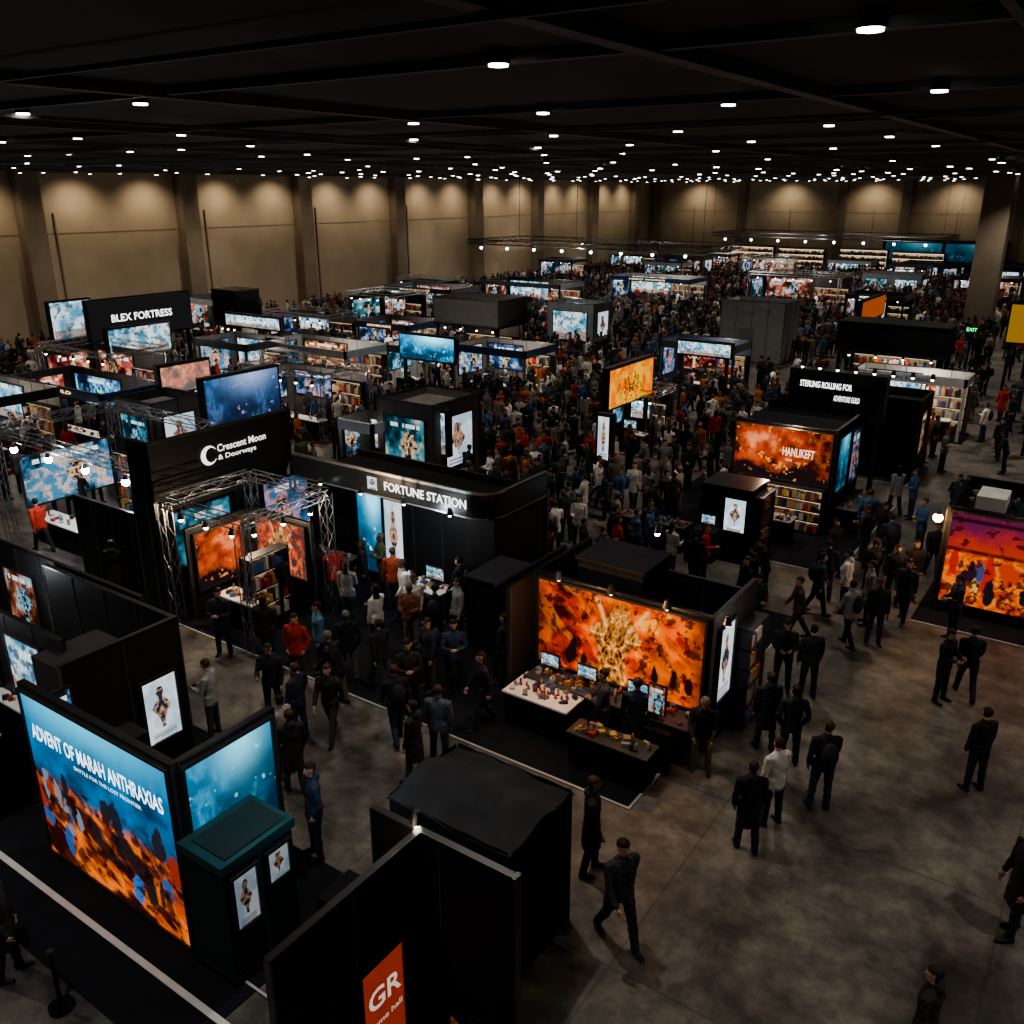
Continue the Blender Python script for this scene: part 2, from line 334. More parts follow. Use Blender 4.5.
# ============================================================ ROOM
XL,XR,YB,YF=-63.0,45.0,128.0,-26.0
def boxobj(name,x0,x1,y0,y1,z0,z1,mat):
    me=bpy.data.meshes.new(name)
    V=[(x,y,z) for z in(z0,z1) for y in(y0,y1) for x in(x0,x1)]
    me.from_pydata(V,[],[(0,2,3,1),(4,5,7,6),(0,1,5,4),(2,6,7,3),(0,4,6,2),(1,3,7,5)]); me.materials.append(mat)
    o=bpy.data.objects.new(name,me); scene.collection.objects.link(o); return o
m,nt,N,L=newmat('polished_concrete'); o=N.new('ShaderNodeOutputMaterial');b=N.new('ShaderNodeBsdfPrincipled')
tc=N.new('ShaderNodeTexCoord')
n1=N.new('ShaderNodeTexNoise');n1.inputs['Scale'].default_value=.5;n1.inputs['Detail'].default_value=9;n1.inputs['Roughness'].default_value=.66;n1.inputs['Distortion'].default_value=.4
n2=N.new('ShaderNodeTexNoise');n2.inputs['Scale'].default_value=2.6;n2.inputs['Detail'].default_value=8;n2.inputs['Roughness'].default_value=.7
for n in(n1,n2): L.new(tc.outputs['Object'],n.inputs['Vector'])
r1=N.new('ShaderNodeValToRGB');r1.color_ramp.elements[0].position=.38;r1.color_ramp.elements[0].color=(.038,.035,.031,1);r1.color_ramp.elements[1].position=.62;r1.color_ramp.elements[1].color=(.185,.165,.14,1)
r2=N.new('ShaderNodeValToRGB');r2.color_ramp.elements[0].position=.34;r2.color_ramp.elements[0].color=(.5,.5,.5,1);r2.color_ramp.elements[1].position=.66;r2.color_ramp.elements[1].color=(1.25,1.25,1.25,1)
L.new(n1.outputs['Fac'],r1.inputs['Fac']);L.new(n2.outputs['Fac'],r2.inputs['Fac'])
mm=N.new('ShaderNodeMix');mm.data_type='RGBA';mm.blend_type='MULTIPLY';mm.inputs['Factor'].default_value=1
L.new(r1.outputs['Color'],mm.inputs['A']);L.new(r2.outputs['Color'],mm.inputs['B'])
bk=N.new('ShaderNodeTexBrick');bk.offset=0;bk.inputs['Scale'].default_value=1;bk.inputs['Brick Width'].default_value=4.5;bk.inputs['Row Height'].default_value=4.5;bk.inputs['Mortar Size'].default_value=.02
bk.inputs['Color1'].default_value=(1,1,1,1);bk.inputs['Color2'].default_value=(.88,.88,.88,1);bk.inputs['Mortar'].default_value=(.6,.6,.6,1)
L.new(tc.outputs['Object'],bk.inputs['Vector'])
m2=N.new('ShaderNodeMix');m2.data_type='RGBA';m2.blend_type='MULTIPLY';m2.inputs['Factor'].default_value=1
L.new(mm.outputs['Result'],m2.inputs['A']);L.new(bk.outputs['Color'],m2.inputs['B']);L.new(m2.outputs['Result'],b.inputs['Base Color'])
mr=N.new('ShaderNodeMapRange');mr.inputs['To Min'].default_value=.4;mr.inputs['To Max'].default_value=.7;L.new(n1.outputs['Fac'],mr.inputs['Value']);L.new(mr.outputs['Result'],b.inputs['Roughness'])
L.new(b.outputs['BSDF'],o.inputs['Surface']); M_FLOOR=m
def noisemat(name,c0,c1,scale,rough=.85):
    m,nt,N,L=newmat(name); o=N.new('ShaderNodeOutputMaterial');b=N.new('ShaderNodeBsdfPrincipled');tc=N.new('ShaderNodeTexCoord')
    n=N.new('ShaderNodeTexNoise');n.inputs['Scale'].default_value=scale;n.inputs['Detail'].default_value=6;L.new(tc.outputs['Object'],n.inputs['Vector'])
    r=N.new('ShaderNodeValToRGB');r.color_ramp.elements[0].position=.3;r.color_ramp.elements[1].position=.7
    r.color_ramp.elements[0].color=(*c0,1);r.color_ramp.elements[1].color=(*c1,1);L.new(n.outputs['Fac'],r.inputs['Fac'])
    L.new(r.outputs['Color'],b.inputs['Base Color']);b.inputs['Roughness'].default_value=rough;b.inputs['Specular IOR Level'].default_value=.2
    L.new(b.outputs['BSDF'],o.inputs['Surface']);return m
M_WALL=noisemat('beige_plaster',(.37,.30,.215),(.43,.355,.26),.5)
M_COL=noisemat('pillar_paint',(.21,.17,.13),(.26,.21,.155),.8)
M_CEIL=noisemat('black_ceiling',(.022,.022,.024),(.04,.04,.042),.6)
M_BEAM=noisemat('dark_steel',(.11,.11,.118),(.15,.15,.16),2)
boxobj('floor',XL-1,XR+1,YF-1,YB+1,-.3,0,M_FLOOR)
boxobj('ceiling',XL-1,XR+1,YF-1,YB+1,CEIL,CEIL+.3,M_CEIL)
boxobj('wall_left',XL-.4,XL,YF,YB,0,CEIL,M_WALL); boxobj('wall_back',XL-.4,XR,YB,YB+.4,0,CEIL,M_WALL)
boxobj('wall_right',XR,XR+.4,YF,YB,0,CEIL,M_WALL); boxobj('wall_front',XL,XR,YF-.4,YF,0,CEIL,M_WALL)
COLY=[10,22,34,46.5,58.5,71,84,96.5,110,122]
def simplemesh(name,boxes,mat):
    V=[];Fs=[]
    for (x0,x1,y0,y1,z0,z1) in boxes:
        n=len(V); V+=[(x,y,z) for z in(z0,z1) for y in(y0,y1) for x in(x0,x1)]
        Fs+=[tuple(i+n for i in f) for f in[(0,2,3,1),(4,5,7,6),(0,1,5,4),(2,6,7,3),(0,4,6,2),(1,3,7,5)]]
    me=bpy.data.meshes.new(name);me.from_pydata(V,[],Fs);me.materials.append(mat);o=bpy.data.objects.new(name,me);scene.collection.objects.link(o);return o
for y in COLY: simplemesh('wall_pillar',[(XL,XL+.9,y-.75,y+.75,0,CEIL),(XL,XL+1.0,y-.85,y+.85,0,.5)],M_COL)
for x in(-61.5,-48.6,-35,-27,-14,-1,12,25,38): simplemesh('wall_pillar',[(x-.6,x+.6,YB-.8,YB,0,CEIL),(x-.7,x+.7,YB-.9,YB,0,.5)],M_COL)
simplemesh('support_column',[(-11.1,-9.2,77,79,0,CEIL),(-11.3,-9.0,76.8,79.2,0,1.0)],M_COL); solid(-11.1,-9.2,77,79)
simplemesh('baseboard_left',[(XL,XL+.05,YF,YB,0,.3)],M_BEAM); simplemesh('baseboard_back',[(XL,XR,YB-.05,YB,0,.3)],M_BEAM)
tr=[]
for i in range(len(COLY)-1):
    tr.append((XL,XL+.03,COLY[i]+.8,COLY[i+1]-.8,7.6,7.66)); ym=COLY[i]+1.8; tr.append((XL,XL+.12,ym,ym+.12,0,9.0))
for x in(-56,-42,-31,-21,-8): tr.append((x,x+.1,YB-.1,YB,0,8)); 
tr.append((XL,XR,YB-.03,YB,7.6,7.66)); simplemesh('trim_1',tr,M_COL)
bm=[]
for y in np.arange(3,127,5): bm.append((XL,XR,y-.06,y+.06,CEIL-.10,CEIL))
for x in np.arange(XL+3,XR,7): bm.append((x-.10,x+.10,YF,YB,CEIL-.13,CEIL))
for x in np.arange(XL+6,XR,14): bm.append((x-.04,x+.04,YF,YB,CEIL-.20,CEIL-.14))
for y in np.arange(5.5,127,10): bm.append((XL,XR,y-.03,y+.03,CEIL-.19,CEIL-.14))
simplemesh('ceiling_beams',bm,M_BEAM)
mb=MB(); rs=random.Random(3)
for j,y in enumerate(np.arange(8,127,5.0)):
    for i,x in enumerate(np.arange(-61.2,44,3.1)):
        if rs.random()<(.12 if y<22 else .38): continue
        xx=x+rs.uniform(-.35,.35);yy=y+rs.uniform(-.4,.4)
        zz=CEIL-(.13 if y<30 else .235)
        mb.cyl((xx,yy,CEIL-.001),(xx,yy,zz),.115,(.02,.02,.02),'matte',14); q=10+8*rs.random()
        rr_=.095 if y<40 else .13
        mb.cyl((xx,yy,zz+.002),(xx,yy,zz-.02),rr_,(q,q*.95,q*.86),'glow',14)
mb.done('ceiling_downlights')
def light(kind,loc,e,col,name,size=.1,rot=None,angle=2.6,blend=.6):
    l=bpy.data.lights.new(name,kind); l.energy=e; l.color=col; l.shadow_soft_size=size
    if kind=='SPOT': l.spot_size=angle;l.spot_blend=blend
    o=bpy.data.objects.new(name,l);o.location=loc
    if rot: o.rotation_euler=rot
    scene.collection.objects.link(o); return o
for x in(-56,-44,-32,-20,-8,4,16):
    for y in(2,12,24,36,48,60,74,90,108):
        light('SPOT',(x+rs.uniform(-1,1),y+rs.uniform(-1,1),CEIL-.3),1500 if y<30 else 1850,(1,.91,.80),'downlight_lamp',.1,angle=2.05,blend=.9)
for i in range(len(COLY)-1):
    y=(COLY[i]+COLY[i+1])/2
    for dy in(-2.8,2.8): light('SPOT',(XL+2.6,y+dy,CEIL-.3),620,(1,.83,.62),'wall_washer_lamp',.15,rot=(0,math.radians(28),0),angle=2.1,blend=1)
for x in(-55,-42,-31,-21,-8): light('SPOT',(x,YB-2.8,CEIL-.3),700,(1,.83,.62),'wall_washer_lamp',.15,rot=(math.radians(28),0,0),angle=2.2,blend=1)

# ============================================================ BOOTHS
rs=random.Random(11)
cx_,cy0=g(172,768,3.2); lx,_=g(18,683,3.2); _,ry=g(280,715,3.2)
mb=MB(); x0,x1,y0,y1=lx,cx_,cy0,ry+.05
carpet(mb,x0-6,x1+1.2,y0-1.4,y1+.6,(.014,.015,.02),False)
wallx(mb,x0,x1-.03,y0,3.2,t=.10);wally(mb,x1,y0+.11,y1,3.2,t=.10)
for q in(x0+1,x0+2.6): mb.cyl((q,y0+.1,2.6),(q,y0+1.0,.05),.025,ALU); mb.box(q-.2,q+.2,y0+.85,y0+1.25,.02,.08,BLK2)
table(mb,x0+.6,x0+2.4,y0+1.3,y0+1.8,.8,(.3,.3,.3),BLK,24,rs); mb.box(x0+2.7,x0+3.1,y0+1.2,y0+1.6,.02,.75,(.25,.1,.04))
mb.poster('y-',x0+.1,x1-.1,y0-.04,.08,3.12,p_battle,200,1.25,'screen')
mb.text('y-','ADVENT OF MARAH ANTHRAXIAS',x0+.3,x1-.25,y0-.07,2.36,2.64,(1.7,2.0,2.2))
mb.text('y-','BATTLE FOR THE LOST FRONTIER',x0+1.4,x1-.8,y0-.07,2.20,2.27,(1.0,1.3,1.5))
mb.poster('x+',y0+.14,y1-.12,x1+.04,1.45,3.1,p_blue,90,1.35,'screen'); mb.text('x+','VERALEER',y0+.6,y1-.6,x1+.07,1.8,1.92,(1.4,2.2,2.6))
k0,k1,k2,k3=x1+.1,x1+.95,y0-.1,y0+1.1
mb.box(k0,k1,k2,k3,.02,1.95,(.016,.028,.032)); mb.box(k0-.04,k1+.04,k2-.04,k3+.04,1.95,2.1,(.018,.06,.064),'gloss')
mb.box(k0+.1,k1-.05,k2+.1,k3-.05,2.1,2.12,(.012,.026,.028));mb.box(k0-.02,k1+.02,k2-.02,k3+.02,.02,.14,BLK); mb.box(k1,k1+.02,k2+.58,k2+.62,.14,1.95,(.05,.07,.07))
mb.poster('x+',k2+.12,k2+.50,k1+.03,.95,1.8,p_white,40,.32,seed=8); mb.poster('x+',k2+.72,k3-.12,k1+.03,1.3,1.8,p_white,30,.32,seed=9)
solid(k0,k1,k2,k3); mb.box(k1+.05,k1+.7,k3+.3,k3+1.0,.02,.5,BLK,'fabric')
mb.done('poster_booth')
LAMPS_AND_FILLS.append((x1+1.6,y0+1.2,2.9,14,(.5,.8,1)))  # added bluish fill beside the screens, no lamp stands here
mb=MB()
a=g(0,848);b_=g(210,1024); yy=(a[1]+b_[1])/2
mb.box(a[0]-3,b_[0]+1,yy-.05,yy+.05,.023,.03,(.6,.6,.6)); mb.box(b_[0]-1.6,b_[0]+2,yy+.6,yy+.64,.023,.03,(.4,.4,.4)); mb.done('floor_tape')
for (u,v) in((62,1008),(-40,930)):
    mb=MB();p=g(u,v);mb.cyl((p[0],p[1],0.03),(p[0],p[1],.06),.17,BLK2,'metal',16);mb.cyl((p[0],p[1],.06),(p[0],p[1],.95),.03,BLK2,'metal',10);mb.cyl((p[0],p[1],.9),(p[0],p[1],1.0),.045,BLK2,'gloss',10);mb.done('queue_stanchion')
# --- black walled booth behind it
p0=g(60,668,2.9);p1=g(178,618,2.9)
mb=MB(); X=p0[0];ya,yb=p0[1],p1[1]
carpet(mb,X-5,X+.6,ya-.1,yb+.5,edge=False)
wally(mb,X,ya,yb,2.9); wallx(mb,X-4.5,X-.1,yb-.08,2.9)
mb.poster('x+',yb-.95,yb-.25,X+.04,.6,1.9,p_white,36,1.0,seed=21); mb.poster('x+',yb-2.7,yb-2.25,X+.04,1.5,2.5,p_gen,24,.9,seed=4)
mb.box(X+.05,X+.55,ya+.1,yb-1.3,.02,1.3,BLK2); mb.box(X+.03,X+.6,ya+.08,yb-1.28,1.3,1.34,(.05,.05,.055),'gloss'); solid(X,X+.6,ya,yb-1.3)
mb.box(X-1.6,X-.5,ya+.3,ya+1.6,.02,2.5,BLK2); table(mb,X-4,X-2,ya+.4,ya+1.1,rs=rs); solid(X-1.6,X-.5,ya+.3,ya+1.6)
mb.done('exhibition_booth')
for (u,v,w,sd,z) in((140,598,7.5,31,2.9),(60,642,6,32,2.7)):
    p=g(u,v,z); mb=MB(); X=p[0];Y=p[1]
    carpet(mb,X-w,X+.3,Y-2.6,Y+.3,edge=False)
    wallx(mb,X-w,X,Y,z); wally(mb,X-w+.08,Y-2.4,Y-.02,z)
    for i in range(int(w/1.8)): 
        mb.poster('y-',X-w+.35+i*1.8,X-w+1.6+i*1.8,Y-.03,1.0,2.3,[p_gen,p_gen,p_bright][i%3],30,.9,seed=sd+i)
    table(mb,X-w+.6,X-1,Y-1.6,Y-.9,n=24,rs=rs); mb.text('y-','ARCADIA',X-1.6,X-.5,Y-.03,1.9,2.1,(1.6,1.6,1.6))
    mb.done('exhibition_booth'); LAMPS_AND_FILLS.append((X-w*.5,Y-.8,2.6,18,(.9,.95,1)))
# --- front centre black booth
A0=g(367,812,3.0);A1=g(518,877,3.0);B0=g(425,832,3.0);B1=g(268,962,3.0)
mb=MB(); yw=(A0[1]+A1[1])/2
wallx(mb,A0[0],A1[0],yw,3.0,(.010,.010,.011))
mb.box(A1[0]-.03,A1[0]+.03,yw-.03,yw+.1,0.02,3.04,(.08,.08,.08),'metal')
xw=(B0[0]+B1[0])/2; wally(mb,xw,B1[1],yw-.02,3.0,(.012,.012,.013)); solid(xw,A1[0],B1[1],yw)
LW=yw-B1[1]
mb.poster('x+',B1[1]+LW*.50,B1[1]+LW*.80,xw+.04,.35,1.75,lambda u,v,a,s:lerp((.36,.035,.012),(.45,.06,.02),fbm(u,v,4,2)),20,.6); mb.text('x+','GR',B1[1]+LW*.53,B1[1]+LW*.77,xw+.07,1.1,1.42,(.6,.5,.42)); mb.text('x+','game hall',B1[1]+LW*.53,B1[1]+LW*.77,xw+.07,.8,.92,(.5,.42,.34))
lamp(mb,B0[0]-.12,yw+.05,3.05,gain=25,r=.05)
for i in range(3):
    ex,ey=g(455+22*i,1030,1.0); mb.rbox(ex,ey,0.02,.24,.04,1.12-.08*i,.5*i-.3,[(.40,.13,.02),(.2,.12,.06),(.42,.16,.03)][i],'fabric',.7)
    mb.cyl((ex,ey,.02),(ex,ey,1.15-.08*i),.012,ALU,'metal',6)
mb.done('black_walled_booth'); LAMPS_AND_FILLS.append((B0[0]-.1,yw-.4,3.0,6,(1,.8,.5)))
# --- draped block
C=g(520,836,2.6);Lf=g(385,802,2.6);Rt=g(572,790,2.6)
mb=MB(); x0,x1,y0=Lf[0]-.25,C[0]-.1,max(C[1]-.1,yw+.2);y1=y0+(Rt[1]-C[1])+.35
nx,ny=18,14; V=[];Fs=[]
for j in range(ny+1):
    for i in range(nx+1):
        u=i/nx;v=j/ny; V.append((x0-.05+(x1-x0+.1)*u,y0-.05+(y1-y0+.1)*v,2.32+.16*math.exp(-((v-.5)/.22)**2)+.03*math.sin(7*u+5*v)+.02*math.sin(19*u-3*v)))
for j in range(ny):
    for i in range(nx): k=j*(nx+1)+i; Fs.append((k,k+1,k+nx+2,k+nx+1))
mb.add(V,Fs,(.035,.035,.038),'fabric')
def drape(ax,a0,a1,fix,sgn,z1=2.36,z0=.03,n=50):
    V=[];Fs=[]
    for k in range(7):
        z=z1+(z0-z1)*k/6
        for i in range(n+1):
            a=a0+(a1-a0)*i/n; off=sgn*(.03+.015*math.sin(i*1.3)*k/6+.01*math.sin(i*.5))
            V.append((a,fix+off,z) if ax=='x' else (fix+off,a,z))
    for k in range(6):
        for i in range(n): q=k*(n+1)+i; Fs.append((q,q+1,q+n+2,q+n+1))
    mb.add(V,Fs,(.014,.014,.015),'fabric')
drape('x',x0,x1,y0,-1);drape('x',x0,x1,y1,1);drape('y',y0,y1,x1,1);drape('y',y0,y1,x0,-1)
mb.box(x0+.05,x1-.05,y0+.05,y1-.05,.02,2.25,BLK,'fabric'); solid(x0,x1,y0,y1)
mb.done('draped_enclosure')
# --- central fire-art booth
K=g(628,808);KL=g(120,590);KR=g(775,640)
S0=g(540,573,2.95);S1=g(708,617,2.95)
mb=MB(); ys=(S0[1]+S1[1])/2; x0,x1=S0[0],S1[0]
carpet(mb,KL[0],K[0],K[1],KR[1]+1.5)
wallx(mb,x0-.15,x1+.15,ys,2.95); mb.poster('y-',x0,x1,ys-.05,.95,2.85,p_fire,280,1.35,'screen')
wally(mb,x1+.15,ys+.1,ys+2.2,2.95); mb.poster('x+',ys+.3,ys+1.0,x1+.19,1.0,2.6,p_white,36,1.0,seed=2); shelf(mb,'x+',ys+1.15,ys+2.1,x1+.16,.1,2.3,5,rs)
wally(mb,x0-.15,ys-.9,ys+2.4,2.9); wallx(mb,x0-.1,x1-.1,ys+2.3,2.6)
mb.box(x0+.6,x1-1.6,ys+.5,ys+1.7,.02,3.25,BLK2,'fabric'); mb.box(x0+.55,x1-1.55,ys+.45,ys+1.75,3.25,3.3,(.035,.035,.04),'fabric'); solid(x0,x1,ys,ys+2.3)
mb.box(x0+.1,x1,ys-.65,ys-.08,.02,.82,BLK2); mb.box(x0+.06,x1+.04,ys-.7,ys-.06,.82,.86,(.06,.06,.065),'gloss'); solid(x0,x1,ys-.7,ys)
goods(mb,x0+.2,x1-.1,ys-.62,ys-.15,.86,70,rs)
for i,a in enumerate((x0+.45,x0+1.35,x1-1.2)): monitor(mb,'y-',a,ys-.3,.86,.46,.3,i*2+1)
mb.box(x1-.75,x1-.15,ys-1.1,ys-.95,.02,.9,BLK);monitor(mb,'y-',x1-.45,ys-1.05,1.1,.36,.62,8)
T0=g(545,742,.0)
table(mb,T0[0]-1.1,T0[0]+.45,T0[1]+.05,T0[1]+1.0,.8,WHT,BLK,34,rs)
table(mb,x1-1.9,x1-.2,ys-1.9,ys-1.35,.8,(.05,.05,.05),BLK,30,rs)
for i in range(12):
    a=T0[0]-1+.11*i; mb.rbox(a,T0[1]+.4+.05*(i%3),.8,.06,.05,.09,i,(.4,.05,.03),'gloss',.4)
mb.cyl((x0-.4,ys+2.9,.02),(x0-.4,ys+2.9,2.6),.03,ALU,'metal',8); lamp(mb,x1-2.4,ys+2.8,3.2,gain=20,r=.07)
for i in range(4): lamp(mb,x0+.6+i*1.2,ys-.25,3.0,gain=3,r=.04)
mb.done('fire_art_booth')
for a in(x0+1,x1-1): LAMPS_AND_FILLS.append((a,ys-1.0,2.8,32,(1,.55,.28)))  # added warm fill in front of the fire artwork
LAMPS_AND_FILLS.append((x1+1,ys+1,2.7,14,(1,.9,.8)))
# --- rounded header booth
S0=g(302,450,3.5);S1=g(480,502,3.5)
mb=MB(); yh=(S0[1]+S1[1])/2; x0,x1=S0[0],S1[0]; R=.7;D=2.6
path=[(x0,yh)]+[(x1-R+R*math.sin(t),yh+R-R*math.cos(t)) for t in np.linspace(0,math.pi/2,9)]+[(x1,yh+D)]
def strip(path,z0,z1,col,mat,th=.15):
    V=[];Fs=[];n=len(path)
    inner=[]
    for i,(x,y) in enumerate(path):
        inner.append((max(min(x,x1-th) if x>x1-R-.01 else x,x0), y+th if x<=x1-R+.01 else max(y,yh+th)))
    for (x,y),(a,b) in zip(path,inner): V+=[(x,y,z0),(x,y,z1),(a,b,z0),(a,b,z1)]
    for i in range(n-1):
        k=4*i; Fs+=[(k,k+4,k+5,k+1),(k+2,k+3,k+7,k+6),(k+1,k+5,k+7,k+3),(k,k+2,k+6,k+4)]
    mb.add(V,Fs,col,mat)
strip(path,2.85,3.5,(.02,.021,.023),'gloss'); strip([(a,b-.012) for a,b in path],3.46,3.53,(.5,.5,.5),'metal',.05); strip([(a,b-.012) for a,b in path],2.82,2.86,(.5,.5,.5),'metal',.05)
xt=g(375,480,3.2)[0]
mb.text('y-','FORTUNE STATION',xt+.5,x1-R,yh-.03,3.06,3.30,(2.2,2.2,2.1)); mb.poster('y-',xt-.1,xt+.25,yh-.03,3.0,3.35,p_white,16,1.2,frame=False)
wallx(mb,x0,x1-.9,yh+.5,2.85); wallx(mb,x0,x1,yh+D,3.0); solid(x0,x1,yh+.5,yh+D)
mb.box(x0,x1-.1,yh+.2,yh+D,2.8,2.86,(.02,.02,.02),'fabric')
mb.box(x1-1.0,x1-.05,yh+.25,yh+D,.02,2.84,BLK)
q=g(382,525,1.6)[0]; mb.poster('y-',q-.5,q+.45,yh+.44,.35,2.65,p_blue,44,2.2,seed=4)
q=g(428,520,1.6)[0]; mb.poster('y-',q-.35,q+.35,yh+.44,.5,2.6,p_white,40,1.1,seed=14)
table(mb,x1-2.4,x1-1.2,yh-.6,yh+.1,.8,WHT,BLK,14,rs);monitor(mb,'y-',x1-1.7,yh-.1,.8,seed=3)
table(mb,x0+.4,x0+2.2,yh-.5,yh+.2,.8,(.1,.1,.1),BLK,14,rs)
for i in range(4): lamp(mb,x1-1-1.5*i,yh-.3,2.9,gain=14,r=.045)
mb.box(x1+.2,x1+1.3,yh-1.2,yh+.2,.02,1.9,BLK);mb.box(x1+.15,x1+1.35,yh-1.25,yh+.25,1.9,1.95,BLK2);mb.box(x1+1.5,x1+1.6,yh-2,yh+1,.02,2.3,BLK);solid(x1+.2,x1+1.6,yh-2,yh+.3)
table(mb,x1+1.8,x1+3.3,yh-1.5,yh-.8,.8,(.1,.1,.1),BLK,24,rs)
mb.done('rounded_header_booth'); LAMPS_AND_FILLS.append((x1-2,yh-.9,2.6,30,(.8,.9,1)))
# --- truss stage booth
zt=3.3
T0=g(240,524,zt);T1=g(186,494,zt);T2=g(327,494,zt)
mb=MB(); x0,x1,y0,y1=T1[0],T0[0],T0[1],T2[1]
for p in((x0,y0),(x1,y0),(x1,y1),(x0,y1)): mb.truss((p[0],p[1],.03),(p[0],p[1],zt),.24,(.4,.4,.42),.015)
for a,b in(((x0,y0),(x1,y0)),((x1,y0),(x1,y1)),((x0,y1),(x1,y1)),((x0,y0),(x0,y1))): mb.truss((*a,zt),(*b,zt),.24,(.4,.4,.42),.015)
wallx(mb,x0+.3,x1-.3,y1-.3,2.5);wally(mb,x0+.3,y0+.3,y1-.4,2.5)
mb.poster('y-',x0+.5,x1-.5,y1-.35,.9,2.35,lambda u,v,a,s:p_fire(u,v,a,9)*.8+.03,60,1.4); mb.poster('x+',y0+.5,y1-.7,x0+.34,.8,2.3,lambda u,v,a,s:p_nebula(u,v,a,7),60,1.6)
table(mb,x0+.9,x1-.6,y0+.5,y0+1.1,n=30,rs=rs); shelf(mb,'x+',y1-1.9,y1-.6,x1-1.2,.1,1.9,4,rs)
for i in range(3): lamp(mb,x0+(x1-x0)*(i+.5)/3,y0+.1,zt-.45,gain=22)
for i in range(3): lamp(mb,x1-.1,y0+(y1-y0)*(i+.5)/3,zt-.45,gain=22)
mb.done('truss_booth'); LAMPS_AND_FILLS.append(((x0+x1)/2,(y0+y1)/2,2.4,70,(1,.75,.48))); solid(x0+.2,x0+.6,y0,y1)
# --- big black sign booth
P0=g(147,446,4.6);P1=g(290,411,4.6)
mb=MB();X=P0[0];ya=P0[1];yb=P1[1]
wally(mb,X,ya,yb,4.6,BLK,3.1,.2,False); wally(mb,X-.3,ya,yb,3.1,BLK2)
wallx(mb,X-.9,X-.05,ya,4.6,BLK2); mb.box(X-.9,X-.2,ya+.1,yb,2.9,3.0,BLK,'fabric'); wally(mb,X-.9,ya,yb,3.1,BLK2);solid(X-1,X,ya,yb)
L_=yb-ya
mb.text('x+','Crescent Moon',ya+L_*.44,ya+L_*.80,X+.03,3.98,4.18,(1.4,1.4,1.3));mb.text('x+','& Doorways',ya+L_*.44,ya+L_*.72,X+.03,3.72,3.9,(1.3,1.3,1.2))
V=[];n=16
for i in range(n+1):
    t=math.pi*(.2+1.6*i/n); V.append((X+.03,ya+L_*.38+.26*math.cos(t),3.95+.26*math.sin(t)));V.append((X+.03,ya+L_*.395+.18*math.cos(t),3.95+.2*math.sin(t)))
mb.add(V,[(2*i,2*i+1,2*i+3,2*i+2) for i in range(n)],(1.6,1.6,1.5),'glow')
for k in range(2): mb.poster('x+',ya+.6+k*3,ya+2.4+k*3,X-.26,.8,2.6,p_gen,30,.8,seed=60+k)
mb.box(X+.2,X+2.6,ya-3.2,ya-3.1,.02,2.6,BLK); solid(X,X+2.6,ya-3.2,ya-3.1)
mb.done('sign_tower_booth')
# --- left truss booth with bright lamps
P=g(140,470,3.6);Q=g(12,425,3.6)
mb=MB();x0,x1,y0=Q[0],P[0],P[1];y1=y0+4
for p in((x0,y0),(x1,y0),(x1,y1),(x0,y1)): mb.truss((p[0],p[1],.02),(p[0],p[1],3.6),.28,(.4,.4,.42),.016)
for a,b in(((x0,y0),(x1,y0)),((x1,y0),(x1,y1)),((x0,y1),(x1,y1)),((x0,y0),(x0,y1))): mb.truss((*a,3.6),(*b,3.6),.28,(.4,.4,.42),.016)
wallx(mb,x0+.3,x1-.3,y1-.2,2.6);shelf(mb,'y-',x0+.6,x1-.6,y1-.25,.1,2.2,4,rs,lit=1.6);mb.poster('x+',y0+.5,y1-.5,x0+.3,1,2.6,p_gen,40,1.2,seed=72)
table(mb,x0+.8,x1-.8,y0+.3,y0+1,n=30,rs=rs)
for i in range(4): lamp(mb,x0+(x1-x0)*(i+.6)/4,y0,3.1,real=(i in(1,3)),e=80,col=(.85,.93,1),gain=60,r=.11)
mb.done('truss_booth')
wx=g(150,520,2.4);mb=MB();wallx(mb,wx[0]-3.6,wx[0],wx[1],2.4);mb.done('partition_wall')
# --- right poster booth
C=g(838,432,3.4);Lf=g(735,418,3.4)
mb=MB();x0,x1,y0=Lf[0],C[0],(C[1]+Lf[1])/2;y1=y0+3.2
carpet(mb,x0-2.5,x1+1.2,y0-3.2,y1+1)
wallx(mb,x0,x1,y0,3.4);wally(mb,x1,y0+.09,y1,3.4);wallx(mb,x0,x1,y1,3.4);mb.box(x0,x1-.1,y0+.1,y1,3.1,3.2,BLK2,'fabric');solid(x0,x1,y0,y1)
mb.poster('y-',x0+.1,x1-.1,y0-.04,1.6,3.3,p_nebula,110,1.5,'screen');mb.text('y-','HANLIKEFT',x0+1.7,x1-.6,y0-.07,2.42,2.70,(1.6,1.1,.75));mb.text('y-','THE RISING STORM',x0+1.8,x1-1.3,y0-.07,2.24,2.33,(1.2,.8,.6))
shelf(mb,'y-',x0+.1,x1-.1,y0-.03,.1,1.5,4,rs,.4)
mb.poster('x+',y0+.3,y0+1.6,x1+.04,1.3,3.1,p_blue,40,.9,seed=30);mb.poster('x+',y0+1.9,y1-.2,x1+.04,1.2,3.0,p_gen,36,.6,seed=31)
table(mb,x0+1.0,x1-.6,y0-1.9,y0-1.2,.85,(.3,.28,.25),BLK,30,rs); table(mb,x1+.15,x1+.8,y0+.3,y0+2.6,.85,(.1,.1,.1),BLK,14,rs)
S0=g(775,377,4.7);S1=g(872,388,4.7);yy=y1+.3
mb.box(S0[0]-.3,S1[0]-.1,yy,yy+.5,3.0,4.6,BLK,'gloss');mb.text('y-','STERLING ROLLING FOR',S0[0]+.1,S1[0]-1.2,yy-.03,4.0,4.22,(2.2,2.2,2.2));mb.text('y-','ADVENTURE GUILD',S0[0]+1.3,S1[0]-.9,yy-.03,3.6,3.8,(1.7,1.7,1.7))
